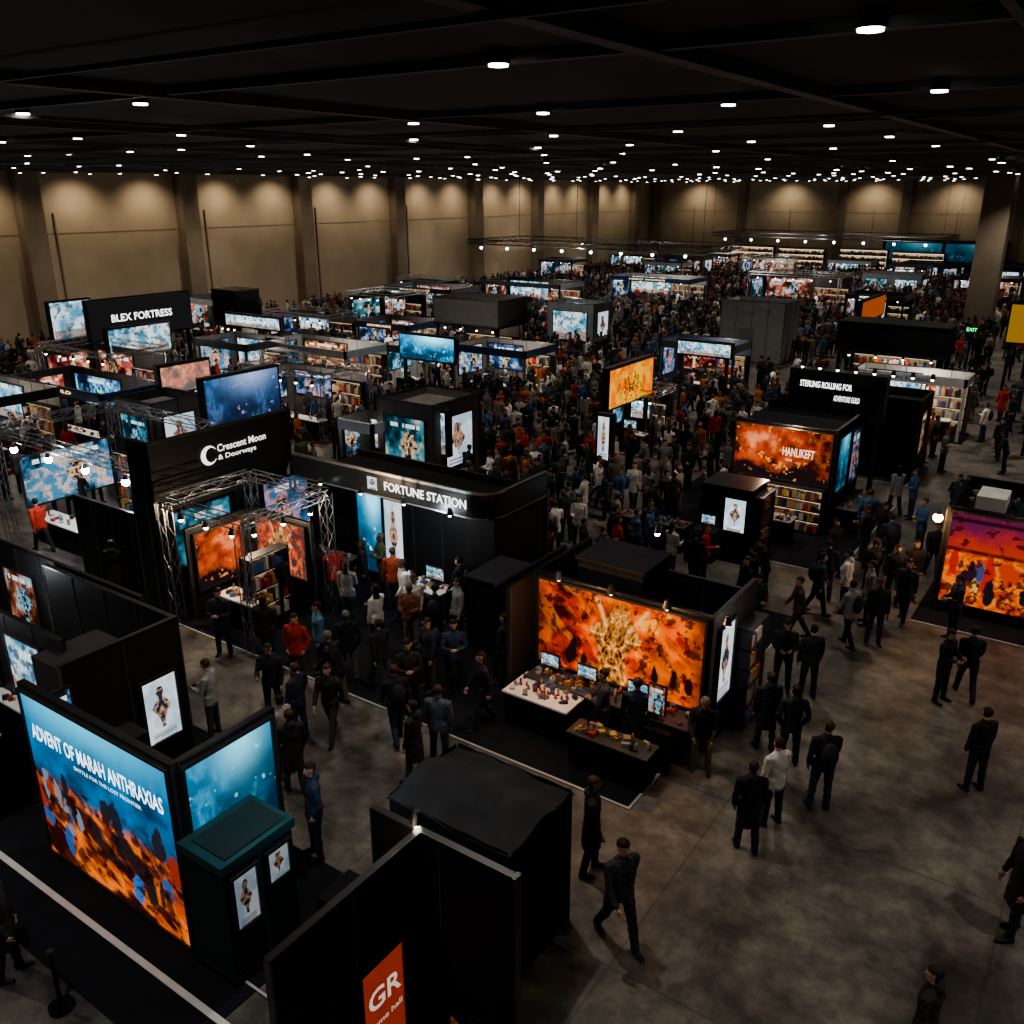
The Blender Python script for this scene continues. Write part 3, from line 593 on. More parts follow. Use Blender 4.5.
mb.box(S1[0]-.3,S1[0]-.2,yy,yy+.4,.02,3.0,BLK);mb.box(S0[0],S0[0]+.1,yy,yy+.4,.02,3.0,BLK)
for i in range(8): lamp(mb,S0[0]+.2+i*.6,yy-.3,4.7,gain=12,r=.05)
mb.done('storm_poster_booth');LAMPS_AND_FILLS.append(((x0+x1)/2,y0-1.2,3.0,55,(1,.75,.5)))
q=g(922,402,3.1);mb=MB();a,b,c,d=q[0]-2.6,q[0],q[1],q[1]+2.2
wallx(mb,a,b,c,3.1);wally(mb,b,c+.09,d,3.1);mb.box(a,b-.1,c+.1,d,2.7,2.8,BLK2,'fabric');wallx(mb,a,b,d,3.1);wally(mb,a+.08,c+.1,d,3.1);solid(a,b,c,d);mb.poster('x+',c+.4,c+1.4,b+.03,1,2.6,p_gen,24,.5,seed=6);mb.done('storage_enclosure')
# --- small kiosk
C=g(752,492,2.3);mb=MB();x1=C[0];y0=C[1];x0=x1-1.5;y1=y0+1.3
mb.box(x0,x1,y0,y1,.02,2.25,BLK);mb.box(x0-.04,x1+.04,y0-.04,y1+.04,2.25,2.33,BLK2,'gloss');mb.box(x0-.02,x1+.02,y0-.02,y1+.02,.02,.15,BLK2);solid(x0,x1,y0,y1)
mb.poster('y-',x1-.75,x1-.12,y0-.03,1.0,2.0,p_white,30,1.3,seed=44);shelf(mb,'x+',y0+.1,y1-.1,x1+.02,.2,2.1,4,rs,.3)
mb.box(x0-.02,x1-.85,y0-.5,y0-.02,.02,1.0,BLK2);monitor(mb,'y-',x0+.35,y0-.25,1.0,.45,.3,3)
table(mb,x0-2.6,x0-.4,y0-.3,y0+.4,.85,(.1,.1,.1),BLK,30,rs);mb.done('display_kiosk')
# --- right edge booth
C0=g(948,506,2.9);mb=MB();x0=C0[0];y0=C0[1];x1=x0+4.8;y1=y0+3
carpet(mb,x0-.3,x1+1,y0-1,y1+.5)
wallx(mb,x0,x1,y0,2.9);wally(mb,x0+.08,y0+.1,y1,2.9);wallx(mb,x0,x1,y1,2.9);mb.box(x0+.1,x1,y0+.1,y1,2.5,2.6,BLK2,'fabric');solid(x0,x1,y0,y1)
mb.poster('y-',x0+.15,x1-.2,y0-.04,.35,2.8,p_heroes,180,1.3,'screen')
goods(mb,x0+.3,x0+2.6,y0+.4,y0+2.5,2.61,40,rs);mb.box(x0+1.5,x0+4.5,y0+2.4,y0+2.6,2.6,4.2,BLK);mb.box(x0+.5,x0+1.2,y0+1,y0+2,2.6,3.0,WHT)
lamp(mb,x0-.15,y0-.25,2.6,gain=60,r=.12,col=(1,.55,.22));LAMPS_AND_FILLS.append((x0-.3,y0-.6,2.4,24,(1,.6,.3)));mb.done('heroes_poster_booth')
LAMPS_AND_FILLS.append((x0+2,y0-1.2,2.7,20,(1,.6,.4)))
# --- mid-ground booths
def overlaps(x0,x1,y0,y1):
    return any(a<x1 and b>x0 and c<y1 and d>y0 for a,b,c,d in RECTS)
def at(u,v,z,w,d,seed,style=None,**k):
    p=g(u,v,z)
    for s in(0,.6,-.6,1.2,1.8,-1.2,2.4,3.0):
        if not overlaps(p[0]-w,p[0],p[1]+s,p[1]+d+s): break
    else: 
        w*=.7;d*=.7;s=0
    return gen_booth(p[0]-w,p[0],p[1]+s,p[1]+d+s,z,seed,style,**k)
at(432,407,3.4,2.6,2.8,101,'closed',wall=(.13,.12,.11),real=30)
at(372,425,2.6,2.6,2.4,102,'open',real=25)
at(345,352,2.8,6.5,3.2,104,'open',real=80,wall=(.3,.32,.33))
at(395,356,2.6,3.2,3,105,'open',real=60,wall=(.3,.3,.3))
at(245,345,3.0,6,4,131,'open',wall=GRY,real=70)
at(525,352,2.8,4.6,3,106,'open',real=60)
at(594,305,3.4,3.6,2.4,107,'closed',wall=(.25,.28,.29),real=60)
at(500,302,3.2,6,4,108,'open',real=60)
at(786,304,3.8,4.2,3,109,'plain',wall=(.28,.28,.285))
at(735,347,3.0,4.2,2.4,110,'open',real=70)
at(968,380,2.8,4.8,2,111,'open',wall=(.5,.5,.48),real=60)
at(905,297,3.2,4.2,3,112,'open')
at(655,402,2.4,2.2,1.8,113,'truss')
at(100,395,2.8,7,3,114,'open',real=50)
at(210,398,2.6,4,2,115,'open',real=25)
at(15,395,3.0,6,3,116,'open',real=50)
at(60,372,3.0,6,3,117,'truss',real=50)
at(320,385,2.6,5,3,118,'truss',real=40)
at(150,405,3.2,2.2,2.2,119,'closed',wall=(.12,.12,.12))
at(560,285,3.0,8,4,121,'open',real=90)
at(690,280,3.0,8,4,122,'open',real=90)
at(840,281,3.2,8,4,123,'truss',real=90)
at(450,290,3.0,7,4,124,'open',real=90)
def raised(u,v,z,zl,w,d,col,name,txt=None):
    p=g(u,v,z);mb=MB();x1,y0=p;x0=x1-w
    for s in(0,.5,-.5,1,1.5,2,2.5,3):
        if not overlaps(x0,x1,y0+s,y0+d+s): y0+=s;break
    y1=y0+d
    mb.box(x0,x1,y0,y1,zl,z,col);mb.box(x0-.04,x1+.04,y0-.04,y1+.04,z,z+.06,(.06,.06,.06),'metal');mb.box(x0-.03,x1+.03,y0-.03,y1+.03,zl-.1,zl,(.08,.08,.08),'metal')
    for a,b in((x0+.2,y0+.2),(x1-.2,y0+.2),(x1-.2,y1-.2),(x0+.2,y1-.2)): mb.box(a-.1,a+.1,b-.1,b+.1,.02,zl,BLK2)
    wallx(mb,x0+.4,x1-.4,y1-.3,zl-.2,BLK2); 
    if w>2.5: shelf(mb,'y-',x0+.6,x1-.6,y1-.35,.1,min(2.3,zl-.4),4,random.Random(int(u)))
    for i in range(4): lamp(mb,x0+w*(i+.5)/4,y0+.3,zl-.35,gain=14)
    LAMPS_AND_FILLS.append(((x0+x1)/2,y0+d*.4,zl-.5,60,(1,.8,.6)));mb.done(name)
raised(465,308,4.6,3.2,4.6,3,(.10,.10,.102),'canopy_booth')
raised(950,330,4.0,2.6,5.4,2.2,(.014,.014,.016),'canopy_booth')
raised(235,292,4.8,2.8,2.2,1.8,(.03,.03,.034),'canopy_booth')
def bb(axis,u0,v0,u1,v1,z1,h,painter,seed,gain,name='billboard',text=None,legs=True,res=60,mat='glow'):
    p=g(u0,v0,z1);q=g(u1,v1,z1);mb=MB()
    if axis=='y-':
        y=(p[1]+q[1])/2;a0,a1=p[0],q[0];mb.box(a0-.1,a1+.1,y,y+.25,z1-h-.1,z1+.1,BLK)
        for a in(a0+.2,a1-.2):
            if legs: mb.box(a-.08,a+.08,y+.05,y+.2,.0,z1-h,BLK2)
        solid(a0,a1,y,y+.3)
        mb.poster('y-',a0,a1,y-.03,z1-h,z1,painter,res,gain,seed=seed,mat=mat)
    else:
        x=(p[0]+q[0])/2;a0,a1=p[1],q[1];mb.box(x-.25,x,a0-.1,a1+.1,z1-h-.1,z1+.1,BLK)
        for a in(a0+.2,a1-.2):
            if legs: mb.box(x-.2,x-.05,a-.08,a+.08,0,z1-h,BLK2)
        solid(x-.3,x,a0,a1)
        mb.poster('x+',a0,a1,x+.03,z1-h,z1,painter,res,gain,seed=seed,mat=mat)
    if text:
        L=a1-a0; mb.text(axis,text,a0+L*.2,a1-L*.2,(y-.06) if axis=='y-' else x+.06,z1-h*.58,z1-h*.38,(2,2,2))
    mb.done(name)
bb('y-',397,334,457,339,3.4,1.2,p_blue,3,2.6)
bb('x+',201,381,278,367,4.2,1.9,lambda u,v,a,s:p_blue(u,v,a,5)*np.array((2.2,.9,1.15))+np.array((.012,.01,.02)),5,.8)
bb('x+',157,368,210,360,3.7,1.1,lambda u,v,a,s:p_nebula(u,v,a,5)*np.array((1.1,1.5,1.6))+.12,6,1.1)
bb('x+',608,371,654,357,4.0,1.5,lambda u,v,a,s:lerp((.95,.2,.01),(1,.46,.04),ss(fbm(u*a,v,4,8),.35,.6))*(1-.9*ss(ridge(abs(u-.5)*a,v,5,19),.45,.8)*np.exp(-((u-.5)/.3)**2))[...,None],7,1.1,mat='screen')
bb('x+',52,304,85,299,4.6,2.0,p_bright,8,1.0)
bb('x+',103,330,172,323,3.8,1.4,p_bright,9,1.1)
bb('y-',677,341,733,345,3.4,.6,p_bright,10,1.3)
bb('y-',222,314,283,319,3.8,.6,p_bright,12,1.2,text='GALAXY')
bb('x+',88,303,186,292,5.2,1.9,lambda u,v,a,s:np.zeros(u.shape+(3,))+.015,9,1.0,text='BLEX FORTRESS',name='sign_board')
bb('y-',420,410,447,413,3.1,1.5,p_bright,13,1.1,name='screen_stand',res=30)
bb('y-',598,416,611,417,2.8,1.6,p_white,14,1.1,name='sign_totem',res=30)
bb('y-',1013,304,1040,306,5,1.9,lambda u,v,a,s:np.zeros(u.shape+(3,))+np.array((.8,.42,.02)),15,.4,name='banner_board',res=8)
bb('x+',866,303,882,294,4.2,1.2,lambda u,v,a,s:np.zeros(u.shape+(3,))+np.array((.8,.17,.03)),15,.45,name='banner_board',res=8)
mb=MB();mb.box(-29,-14.5,YB-1.6,YB-1.2,0.02,4.6,BLK);mb.poster('y-',-28.6,-21.9,YB-1.65,1.6,4.2,p_blue,40,.35,seed=1);mb.poster('y-',-21.5,-14.9,YB-1.65,1.6,4.2,p_blue,40,.28,seed=7);mb.done('video_wall');solid(-29,-14.5,YB-1.6,YB-1)
mb=MB();p=g(972,330,2.8);mb.box(p[0]-.4,p[0]+.4,p[1],p[1]+.1,2.65,3.0,(.02,.1,.03));mb.box(p[0]-.04,p[0]+.04,p[1]+.02,p[1]+.08,0,2.65,BLK2);mb.text('y-','EXIT',p[0]-.28,p[0]+.28,p[1]-.02,2.72,2.92,(.2,2,.5));mb.done('exit_sign')
# filler rows: far hall
k=0;rr=random.Random(77)
for yy in np.arange(33,122,8.2):
    for xx in np.arange(-59,-12,8.6):
        x0=xx+rr.uniform(0,1.2);y0=yy+rr.uniform(0,1.2);w=rr.uniform(4.2,6.2);d=rr.uniform(2.8,4);x1=x0+w;y1=y0+d
        u,v,dd=proj((x0+x1)/2,y0,0)
        if u<-60 or u>1060: continue
        if 430<u<840 and v>287: continue
        if 280<u<=430 and v>395: continue
        if 740<u<1030 and v>305: continue
        if rr.random()<.2 or overlaps(x0-.8,x1+.8,y0-.8,y1+.8): continue
        k+=1; gen_booth(x0,x1,y0,y1,rr.uniform(2.3,3.1),200+k,res=14 if dd>60 else 22,real=(130 if k%3==0 else False))
for (xa,yb_) in((-40,119),(-33,119),(-26,116),(-47,118)):
    if overlaps(xa,xa+6,yb_-.5,yb_+.3): yb_+=2.5
    mb=MB();wallx(mb,xa,xa+6,yb_+.1,3.6,(.25,.25,.25));shelf(mb,'y-',xa+.1,xa+5.9,yb_,.1,3.4,5,rr,.4,2.2);mb.done('merchandise_shelf')
for (xa,xb,ya,yb_,z) in((-50,-28,66,74,6.2),(-38,-16,92,100,6.2)):
    mb=MB()
    for a,b in(((xa,ya),(xb,ya)),((xb,ya),(xb,yb_)),((xa,yb_),(xb,yb_)),((xa,ya),(xa,yb_))): mb.truss((*a,z),(*b,z),.35,(.12,.12,.12),.035)
    for p in((xa,ya),(xb,ya),(xb,yb_),(xa,yb_),((xa+xb)/2,ya)): mb.cyl((p[0],p[1],z),(p[0],p[1],CEIL-.33),.02,(.1,.1,.1),'metal',4)
    n=int((xb-xa)/2.5)
    for i in range(n): lamp(mb,xa+(xb-xa)*(i+.5)/n,ya,z-.5,gain=16,r=.12,col=(.9,.95,1))
    mb.done('lighting_truss'); LAMPS_AND_FILLS.append(((xa+xb)/2,ya,z-1,300,(.9,.95,1)))
for (x,y,z,e,col) in LAMPS_AND_FILLS: light('POINT',(x,y,z),e*1.9,col,'lamp_and_fill_light',.05)  # beyond the modelled lamps, these are added fill lights with no fixture

# ============================================================ PEOPLE
def pmat(name,rough,ramp=None,fixed=None,useobj=False):
    m,nt,N,L=newmat(name);o=N.new('ShaderNodeOutputMaterial');b=N.new('ShaderNodeBsdfPrincipled');b.inputs['Roughness'].default_value=rough;b.inputs['Specular IOR Level'].default_value=.25
    if fixed: 
        n=N.new('ShaderNodeTexNoise');n.inputs['Scale'].default_value=30
        mx=N.new('ShaderNodeMix');mx.data_type='RGBA';mx.inputs['A'].default_value=(*[c*.8 for c in fixed],1);mx.inputs['B'].default_value=(*fixed,1);L.new(n.outputs['Fac'],mx.inputs['Factor']);L.new(mx.outputs['Result'],b.inputs['Base Color'])
    else:
        oi=N.new('ShaderNodeObjectInfo');r=N.new('ShaderNodeValToRGB');r.color_ramp.interpolation='CONSTANT'
        el=r.color_ramp.elements
        while len(el)>1: el.remove(el[0])
        el[0].position=0;el[0].color=(*ramp[0][1],1)
        for p,c in ramp[1:]: e=el.new(p);e.color=(*c,1)
        L.new(oi.outputs['Random'],r.inputs['Fac']);out=r.outputs['Color']
        if useobj:
            mx=N.new('ShaderNodeMix');mx.data_type='RGBA';L.new(oi.outputs['Alpha'],mx.inputs['Factor']);L.new(oi.outputs['Color'],mx.inputs['A']);L.new(out,mx.inputs['B']);out=mx.outputs['Result']
        L.new(out,b.inputs['Base Color'])
    L.new(b.outputs['BSDF'],o.inputs['Surface']);return m
jr=[(0,(.018,.018,.022)),(.2,(.03,.034,.045)),(.34,(.06,.06,.066)),(.42,(.02,.035,.08)),(.50,(.17,.17,.18)),(.59,(.42,.035,.02)),(.67,(.5,.48,.45)),(.75,(.06,.12,.24)),(.80,(.75,.73,.7)),(.87,(.45,.14,.04)),(.92,(.10,.11,.06)),(.95,(.24,.2,.16))]
pr=[(0,(.018,.02,.026)),(.35,(.025,.03,.045)),(.6,(.05,.05,.052)),(.78,(.032,.042,.07)),(.9,(.16,.13,.10))]
hr=[(0,(.012,.009,.007)),(.4,(.03,.018,.01)),(.7,(.06,.035,.018)),(.9,(.16,.14,.12))]
sr=[(0,(.45,.27,.19)),(.5,(.52,.33,.24)),(.8,(.28,.15,.09)),(.93,(.12,.06,.035))]
PM=[pmat('skin',.55,sr),pmat('hair',.6,hr),pmat('jacket',.85,jr,useobj=True),pmat('trousers',.85,pr),pmat('shoes',.5,fixed=(.02,.02,.022)),pmat('bag',.8,fixed=(.035,.035,.042)),pmat('eyes',.3,fixed=(.01,.008,.008))]
def loft(rings,seg=14):
    V=[];Fs=[]
    for (x,y,z,rx,ry) in rings:
        for i in range(seg):
            t=2*math.pi*i/seg; cx2,sx2=math.cos(t),math.sin(t); V.append((x+rx*np.sign(cx2)*abs(cx2)**.85,y+ry*np.sign(sx2)*abs(sx2)**.85,z))
    n=len(rings)
    for k in range(n-1):
        for i in range(seg): Fs.append((k*seg+i,k*seg+(i+1)%seg,(k+1)*seg+(i+1)%seg,(k+1)*seg+i))
    Fs.append(tuple(range(seg-1,-1,-1)));Fs.append(tuple((n-1)*seg+i for i in range(seg)));return V,Fs
def tube(ps,rad,seg=10):
    V=[];Fs=[];ps=[Vector(p) for p in ps];n=len(ps)
    for i,p in enumerate(ps):
        d=(ps[min(i+1,n-1)]-ps[max(i-1,0)]).normalized();a=d.cross(Vector((1,0,0)))
        if a.length<.2: a=d.cross(Vector((0,1,0)))
        a.normalize();b=d.cross(a)
        for k in range(seg):
            t=2*math.pi*k/seg;V.append(tuple(p+(a*math.cos(t)+b*math.sin(t))*rad[i]))
    for k in range(n-1):
        for i in range(seg):Fs.append((k*seg+i,k*seg+(i+1)%seg,(k+1)*seg+(i+1)%seg,(k+1)*seg+i))
    Fs.append(tuple(range(seg-1,-1,-1)));Fs.append(tuple((n-1)*seg+i for i in range(seg)));return V,Fs
def ell(c,r,seg=14,nr=9):
    V=[];Fs=[]
    for i in range(nr+1):
        ph=math.pi*(i+.001)/(nr+.002)
        for j in range(seg):
            t=2*math.pi*j/seg;V.append((c[0]+r[0]*math.sin(ph)*math.cos(t),c[1]+r[1]*math.sin(ph)*math.sin(t),c[2]-r[2]*math.cos(ph)))
    for i in range(nr):
        for j in range(seg):Fs.append((i*seg+j,i*seg+(j+1)%seg,(i+1)*seg+(j+1)%seg,(i+1)*seg+j))
    Fs.append(tuple(range(seg-1,-1,-1)));Fs.append(tuple(nr*seg+i for i in range(seg)));return V,Fs
def person_mesh(name,legs,arms,lean=0,fem=False,longhair=False,coat=0.0,bag=False,hood=False,headturn=0,headtilt=0,cap=False):
    V=[];Fs=[]
    def add(vf):
        n=len(V);V.extend([tuple(map(float,v)) for v in vf[0]]);Fs.extend([tuple(i+n for i in f) for f in vf[1]])
    k=.93 if fem else 1.0
    J=[]
    for sgn,(hp,kn,sp) in zip((-1,1),legs):
        hip=Vector((sgn*.095,0,0));kd=Vector((sgn*math.sin(sp),math.sin(hp),-math.cos(hp))).normalized();knee=hip+kd*.44
        ad=Vector((sgn*math.sin(sp)*.6,math.sin(hp-kn),-math.cos(hp-kn))).normalized();J.append([hip,knee,knee+ad*.42])
    dz=.085-min(j[2].z for j in J)
    for j in J:
        for q in j:q.z+=dz
    pel=Vector((0,0,dz)); sp=Vector((0,math.sin(lean),math.cos(lean)))
    seg=[]
    for sgn,j in zip((-1,1),J):
        add(tube([j[0]+Vector((0,0,.05)),j[0].lerp(j[1],.35),j[1].lerp(j[0],.08),j[1].lerp(j[2],.1),j[1].lerp(j[2],.35),j[2]+Vector((0,0,.02)),j[2]-Vector((0,0,.03))],[.102,.094,.072,.068,.068,.058,.060],12))
        f=j[2]; add(tube([f+Vector((0,-.07,-.045)),f+Vector((0,0,-.035)),f+Vector((sgn*.01,.09,-.05)),f+Vector((sgn*.015,.17,-.058)),f+Vector((sgn*.015,.195,-.062))],[.036,.046,.04,.034,.018],10))
        seg+=[('pants',j[0],j[1],.09),('pants',j[1],j[2]+Vector((0,0,.03)),.06),('shoe',f+Vector((0,-.06,-.05)),f+Vector((0,.18,-.055)),.05)]
    sw=(.185 if fem else .205)
    def S(t,rx,ry,yo=0):
        p=pel+sp*t; return (p.x,p.y+yo,p.z,rx,ry)
    hem=-.12-coat
    rings=[S(hem,.175+coat*.1,.135+coat*.08),S(-.02,.178,.132),S(.12,.160*k,.12),S(.28,.178*k,.128,.005),S(.40,.195*k,.125,.005),S(.47,.175*k,.10),S(.52,.11,.08),S(.55,.065,.062)]
    add(loft(rings,18))
    seg.append(('jacket',pel+sp*hem,pel+sp*.5,.15))
    neck0=pel+sp*.50;hc=pel+sp*.69+Vector((0,.02+.03*headtilt,0));
    add(tube([neck0,hc-Vector((0,.01,.06))],[.062,.052],12)); seg.append(('skin',pel+sp*.555,hc,.06))
    hands=[]
    for sgn,(p,e,ab,inw) in zip((-1,1),arms):
        sh=pel+sp*.455+Vector((sgn*sw,0,0)); d=Vector((sgn*math.sin(ab),math.sin(p)*math.cos(ab),-math.cos(p)*math.cos(ab)));el=sh+d*.29
        d2=Vector((-sgn*math.sin(inw),math.sin(p+e)*math.cos(inw),-math.cos(p+e)*math.cos(inw)));wr=el+d2*.25
        add(tube([sh-Vector((sgn*.08,0,-.02)),sh,sh.lerp(el,.3),el,el.lerp(wr,.3),wr],[.066,.072,.063,.054,.052,.042],12))
        add(ell(tuple(wr+d2*.055),(.032 if abs(d2.x)<.7 else .05,.04,.05),10,7))
        seg+=[('jacket',sh,el,.055),('jacket',el,wr,.045),('skin',wr+d2*.02,wr+d2*.09,.042)]; hands.append((sgn,wr,d2))
    ca,sa=math.cos(headturn),math.sin(headturn)
    def Hh(x,y,z): 
        y2=y*math.cos(headtilt)+z*math.sin(headtilt)*1; z2=z*math.cos(headtilt)-y*math.sin(headtilt)
        return (hc.x+x*ca-y2*sa,hc.y+x*sa+y2*ca,hc.z+z2)
    def ellH(c,r):
        v,f=ell(c,r);return [Hh(*q) for q in v],f
    add(ellH((0,-.012,.03),(.076,.096,.092)));add(ellH((0,.025,-.04),(.054,.062,.07)))
    add(ellH((0,.098,-.01),(.014,.02,.026)));add(ellH((.078,-.005,-.005),(.012,.022,.034)));add(ellH((-.078,-.005,-.005),(.012,.022,.034)))
    add(ellH((0,-.022,.05),(.088,.100,.090)))
    if longhair: add(ellH((0,-.06,-.06),(.085,.06,.15)))
    if hood: add(ellH((0,-.085,-.15),(.11,.07,.07)))
    if cap: add(ellH((0,.10,.055),(.07,.075,.014)))
    if bag:
        c=pel+sp*.27; add(ell((0,c.y-.20,c.z),(.15,.11,.235),14,9))
    me=bpy.data.meshes.new(name+'_raw');me.from_pydata(V,[],Fs);ob=bpy.data.objects.new('tmp',me);scene.collection.objects.link(ob)
    md=ob.modifiers.new('r','REMESH');md.mode='VOXEL';md.voxel_size=.0145;md.adaptivity=0
    m2=ob.modifiers.new('s','SMOOTH');m2.iterations=2;m2.factor=.5
    dg=bpy.context.evaluated_depsgraph_get();dg.update();out=bpy.data.meshes.new_from_object(ob.evaluated_get(dg));bpy.data.objects.remove(ob)
    n=len(out.polygons);C=np.empty(n*3,np.float32);out.polygons.foreach_get('center',C);C=C.reshape(-1,3)
    best=np.full(n,1e9);lab=np.zeros(n,int);LM={'skin':0,'hair':1,'jacket':2,'pants':3,'shoe':4,'bag':5}
    for (l,a,b,r) in seg:
        a=np.array(a);b=np.array(b);ab_=b-a;t=np.clip(((C-a)@ab_)/(ab_@ab_),0,1);d=np.linalg.norm(C-a-t[:,None]*ab_,axis=1)/r
        w=d<best;best[w]=d[w];lab[w]=LM[l]
    tt=(C-np.array(pel))@np.array(sp); near=(abs(C[:,0])<.2)
    lab[(lab==3)&(tt>hem-.005)&near]=2
    R_=C-np.array(hc); x=R_[:,0]*ca+R_[:,1]*sa;y=-R_[:,0]*sa+R_[:,1]*ca;z=R_[:,2]
    y,z=y*math.cos(headtilt)-z*math.sin(headtilt),z*math.cos(headtilt)+y*math.sin(headtilt)
    hd=(np.linalg.norm(R_,axis=1)<.17)&(z>-.10)&(abs(x)<.12); lab[hd&(z>-.1)]=0
    hair=hd&(((z>.062)&(y<.085))|((y<-.012)&(z>-.045)&(abs(x)<.092)))|(hd&(z>.085)); 
    if cap: hair=hair|(hd&(z>.04)&(y>.05))
    lab[hair]=1
    if longhair: lab[(z>-.23)&(z<.03)&(y<-.03)&(abs(x)<.1)&(np.linalg.norm(R_,axis=1)<.25)]=1
    if hood: lab[(z<-.05)&(z>-.25)&(y<-.02)&(abs(x)<.13)]=2
    if bag:
        q=C-np.array((0,c.y-.20,c.z)); lab[(q[:,1]<.03)&(((q/np.array((.165,.13,.25)))**2).sum(1)<1.05)]=5
    bm_=bmesh.new();bm_.from_mesh(out);bm_.faces.ensure_lookup_table()
    for f,l in zip(bm_.faces,lab): f.material_index=int(l);f.smooth=True
    bm_.normal_update()
    for v_ in bm_.verts:
        if v_.link_faces and all(f.material_index in(2,3) for f in v_.link_faces):
            p=v_.co; v_.co=p+v_.normal*(.0035*math.sin(p.z*29+p.x*22+5*math.sin(p.y*20))+.0025*math.sin(p.z*60-p.x*50+3*math.sin(p.y*31)))
    def addb(vf,mi):
        vs=[bm_.verts.new(v) for v in vf[0]]
        for f in vf[1]:
            ff=bm_.faces.new([vs[i] for i in f]);ff.material_index=mi;ff.smooth=True
    for sgn,wr,d in hands:
        side=Vector((0,1,0)) if abs(d.y)<.6 else Vector((0,0,1)); side=(side-d*side.dot(d)).normalized(); nrm=d.cross(side).normalized()*(-sgn)
        base=wr+d*.085
        for i,(o_,ln) in enumerate(((.028,.072),(.010,.080),(-.009,.075),(-.026,.058))):
            b0=base+side*o_; b1=b0+d*ln*.45+nrm*.006; b2=b1+d*ln*.3+nrm*.016;b3=b2+d*ln*.2+nrm*.018
            addb(tube([b0-d*.02,b0,b1,b2,b3],[.009,.0095,.009,.008,.006],6),0)
        t0=wr+d*.035+side*.03; addb(tube([t0-side*.01,t0+side*.018+d*.02,t0+side*.026+d*.045+nrm*.01],[.011,.0105,.008],6),0)
    for sx_ in(-.03,.03): addb(([Hh(*q) for q in ell((sx_,.088,.012),(.011,.007,.008),8,5)[0]],ell((0,0,0),(1,1,1),8,5)[1]),6)
    addb(([Hh(*q) for q in ell((0,.087,-.05),(.024,.006,.006),8,5)[0]],ell((0,0,0),(1,1,1),8,5)[1]),6)
    res=bpy.data.meshes.new(name);bm_.to_mesh(res);bm_.free()
    for m in PM:res.materials.append(m)
    return res
A_R=(.08,.15,.12,.0)
VAR=[
 person_mesh('standing_relaxed',[(.03,.03,.06),(-.02,.02,.07)],[A_R,(.05,.2,.12,.02)]),
 person_mesh('walking_stride',[(.38,.12,.02),(-.28,.25,.02)],[(-.3,.25,.1,0),(.3,.4,.1,.1)],lean=.05),
 person_mesh('walking_short',[(-.2,.3,.02),(.26,.08,.02)],[(.25,.35,.1,.1),(-.2,.3,.1,0)],lean=.04,bag=True),
 person_mesh('holding_phone',[(.03,.03,.08),(0,.03,.05)],[(.25,1.45,.1,.45),(.2,1.4,.1,.5)],headtilt=.35),
 person_mesh('arms_folded',[(.05,.04,.1),(-.02,.02,.06)],[(.3,1.25,.2,1.0),(.35,1.3,.2,.95)],coat=.06),
 person_mesh('hands_pockets',[(.02,.06,.06),(.05,.08,.08)],[(-.15,.5,.3,.35),(-.15,.5,.3,.35)],hood=True,headturn=.4,coat=.02),
 person_mesh('woman_standing',[(.04,.05,.03),(-.02,.03,.05)],[(.05,.2,.1,.05),(.2,1.4,.08,.4)],fem=True,longhair=True,headturn=-.4),
 person_mesh('woman_walking',[(.3,.1,.01),(-.23,.25,.01)],[(-.25,.25,.08,0),(.25,.35,.08,.1)],fem=True,longhair=True,coat=.12),
 person_mesh('leaning_forward',[(.02,.06,.08),(-.08,.05,.05)],[(.3,.55,.1,.2),(.25,.8,.1,.3)],lean=.26,headtilt=.3),
 person_mesh('cap_backpack',[(.03,.03,.1),(.0,.05,.05)],[A_R,(.35,1.3,.12,.3)],bag=True,cap=True,headturn=.3),
 person_mesh('long_coat',[(.12,.06,.05),(-.08,.1,.05)],[(.0,.3,.15,.05),(.1,.3,.15,.05)],coat=.28,hood=True),
]
ROLE=['visitor_standing','visitor_walking','visitor_walking','visitor_with_phone','visitor_arms_folded','visitor_in_hoodie','woman_standing','woman_walking','visitor_leaning','visitor_with_backpack','visitor_in_coat']
PLACED=[]
D_=(.022,.022,.026);D2=(.04,.042,.05);D3=(.03,.028,.026)
pc=random.Random(8)
def free_spot(x,y):
    for r in np.arange(0,2.4,.12):
        for k in range(12 if r>0 else 1):
            a=-1.0+k*2*math.pi/12; xx,yy=x+r*math.cos(a),y+r*math.sin(a)
            if not blocked(xx,yy) and all((p[0]-xx)**2+(p[1]-yy)**2>.3 for p in PLACED): return xx,yy
    return x,y
def put(u,v,var,head,col=D_,sc=1.0):
    x,y=free_spot(*g(u,v)); z=ground(x,y)
    if col is D_: col=pc.choice([D_,D_,D2,D3,(.025,.03,.05)])
    o=bpy.data.objects.new(ROLE[var],VAR[var]);o.location=(x,y,z);o.rotation_euler=(0,0,math.radians(head));o.scale=(sc,)*3
    o.color=(*col,0.0);scene.collection.objects.link(o);PLACED.append((x,y))
G_=(.25,.25,.25);W_=(.6,.58,.55);N_=(.03,.045,.09);R_c=(.4,.04,.025)
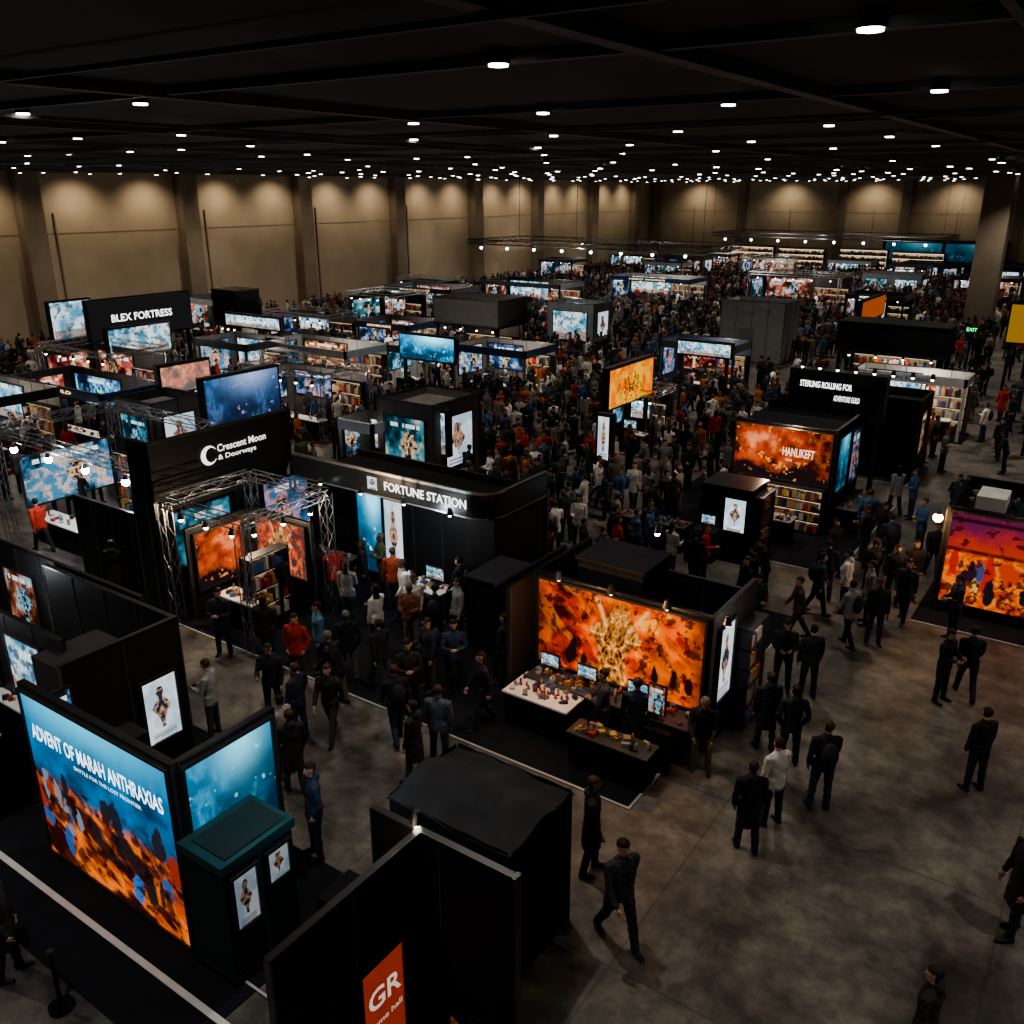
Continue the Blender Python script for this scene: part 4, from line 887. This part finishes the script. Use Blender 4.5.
for a in [(745,850,10,34,D_),(770,824,0,60,W_),(617,942,1,240,D_,1.1),(590,872,10,300,D_,1.05),(818,808,9,35,D_,1.03),(972,790,0,50,D_),(787,765,5,30,D_),(766,757,10,40,D_),
 (806,697,0,40,D_),(780,690,3,200,D_),(963,697,1,20,D_),(938,701,3,250,D_),(846,646,2,60,G_),(872,644,0,210,D_),(842,612,5,90,W_),(815,614,2,300,N_),(930,578,1,200,D_),(868,598,9,40,D_),
 (893,514,7,35,G_),(908,600,6,200,D_),(885,570,2,30,N_),(1010,935,10,120,D_,1.1),(915,1075,5,80,D_),(216,737,3,120,(.32,.31,.3)),(333,738,1,200,D_),(301,740,0,100,D_),(275,718,9,210,D_),(270,664,6,30,D_),(300,684,5,200,R_c),
 (322,672,0,150,(.08,.2,.28)),(379,652,6,90,W_),(398,742,2,60,D_),(416,782,10,100,D_),(440,765,0,20,(.10,.12,.15)),(455,692,4,220,N_),(482,727,7,150,D_),(350,682,5,40,D_),(586,757,4,120,D_,1.05),(628,728,0,20,D_,1.05),
 (318,856,5,150,N_,1.05),(296,792,10,60,D_),(285,780,4,100,G_),(12,975,10,320,D_),(63,545,1,90,R_c),(150,580,0,200,G_),(120,600,10,30,D_),(350,625,6,30,G_),(383,690,1,80,D_),(430,690,9,160,D_),(412,650,3,200,(.2,.08,.05)),
 (470,655,0,150,G_),(500,680,5,90,D_),(248,620,8,90,D_),(210,610,0,190,D_),(225,655,4,210,D_),(190,620,6,45,D_),(680,755,8,200,D_,1.0),(700,690,0,35,D_),(730,655,1,60,D_),(742,620,0,140,D_),(862,560,3,80,D_),(830,575,7,230,D_),
 (548,562,2,40,G_),(578,548,6,200,W_),(600,585,0,100,D_),(612,560,1,320,D_),(795,640,1,120,(.08,.06,.06)),(823,600,0,10,D_),(890,605,0,200,D_),(950,640,3,120,D_),(365,600,7,120,D_),(395,610,0,30,(.3,.06,.03)),(435,612,2,100,D_),(340,705,8,100,D_),(410,715,4,230,D_)]:
    put(*a)
def density(u,v):
    if u<-20 or u>1045 or v<262: return 0
    if v>740: return 0
    if 440<u<745 and 365<v<590: return 1.7 if v<535 else .8
    if 745<=u<960 and 380<v<560: return .42
    if 745<=u<930 and 560<=v<640: return .16
    if 270<u<530 and 575<=v<715: return .7
    if v<=365 : return 1.2 if 300<u<960 else .5
    if u<=440 and v<520: return .8
    if u<=440 and v<600: return .25
    if u>=960 and 330<v<480: return .3
    return .0
cr=random.Random(5);cells={}
for p in PLACED: cells.setdefault((int(p[0]//.5),int(p[1]//.5)),[]).append(p)
crowd=[[] for _ in VAR];tot=0
NS=36000
for _ in range(NS):
    x=cr.uniform(-61,4);y=cr.uniform(14,124);u,v,d=proj(x,y)
    dn=density(u,v)
    if cr.random()>dn/(NS/7150.) or blocked(x,y): continue
    kx_,ky_=int(x//.5),int(y//.5)
    if any((a-x)**2+(b-y)**2<.2 for i in(-1,0,1) for j in(-1,0,1) for (a,b) in cells.get((kx_+i,ky_+j),[])): continue
    cells.setdefault((kx_,ky_),[]).append((x,y)); crowd[cr.choice([0,0,1,2,3,4,5,6,6,7,8,9,9,10])].append((x,y,cr.uniform(0,6.283)));tot+=1
print('CROWD',tot)
for i,pts in enumerate(crowd):
    if not pts: continue
    V=[];Fs=[]
    for (x,y,a) in pts:
        z=ground(x,y)
        n=len(V)
        for k in range(4): V.append((x+.1*math.cos(a+k*math.pi/2),y+.1*math.sin(a+k*math.pi/2),z))
        Fs.append((n,n+1,n+2,n+3))
    me=bpy.data.meshes.new('crowd_points');me.from_pydata(V,[],Fs);o=bpy.data.objects.new('visitor_crowd',me);scene.collection.objects.link(o)
    o.instance_type='FACES';o.show_instancer_for_render=False;o.show_instancer_for_viewport=False
    c=bpy.data.objects.new('visitor',VAR[i]);c.parent=o;scene.collection.objects.link(c)

# ============================================================ camera / world
w=bpy.data.worlds.new('world');scene.world=w;w.use_nodes=True
w.node_tree.nodes['Background'].inputs['Color'].default_value=(.02,.022,.026,1);w.node_tree.nodes['Background'].inputs['Strength'].default_value=.3
cam=bpy.data.cameras.new('camera');cam.sensor_width=36;cam.lens=36*F/1024;cam.clip_end=400
co=bpy.data.objects.new('camera',cam);co.location=(0,0,H);co.rotation_euler=(math.pi/2-TH,0,YAW);scene.collection.objects.link(co);scene.camera=co
try:
    scene.view_settings.view_transform='AgX';scene.view_settings.look='AgX - Medium High Contrast'
except Exception as e: print(e)
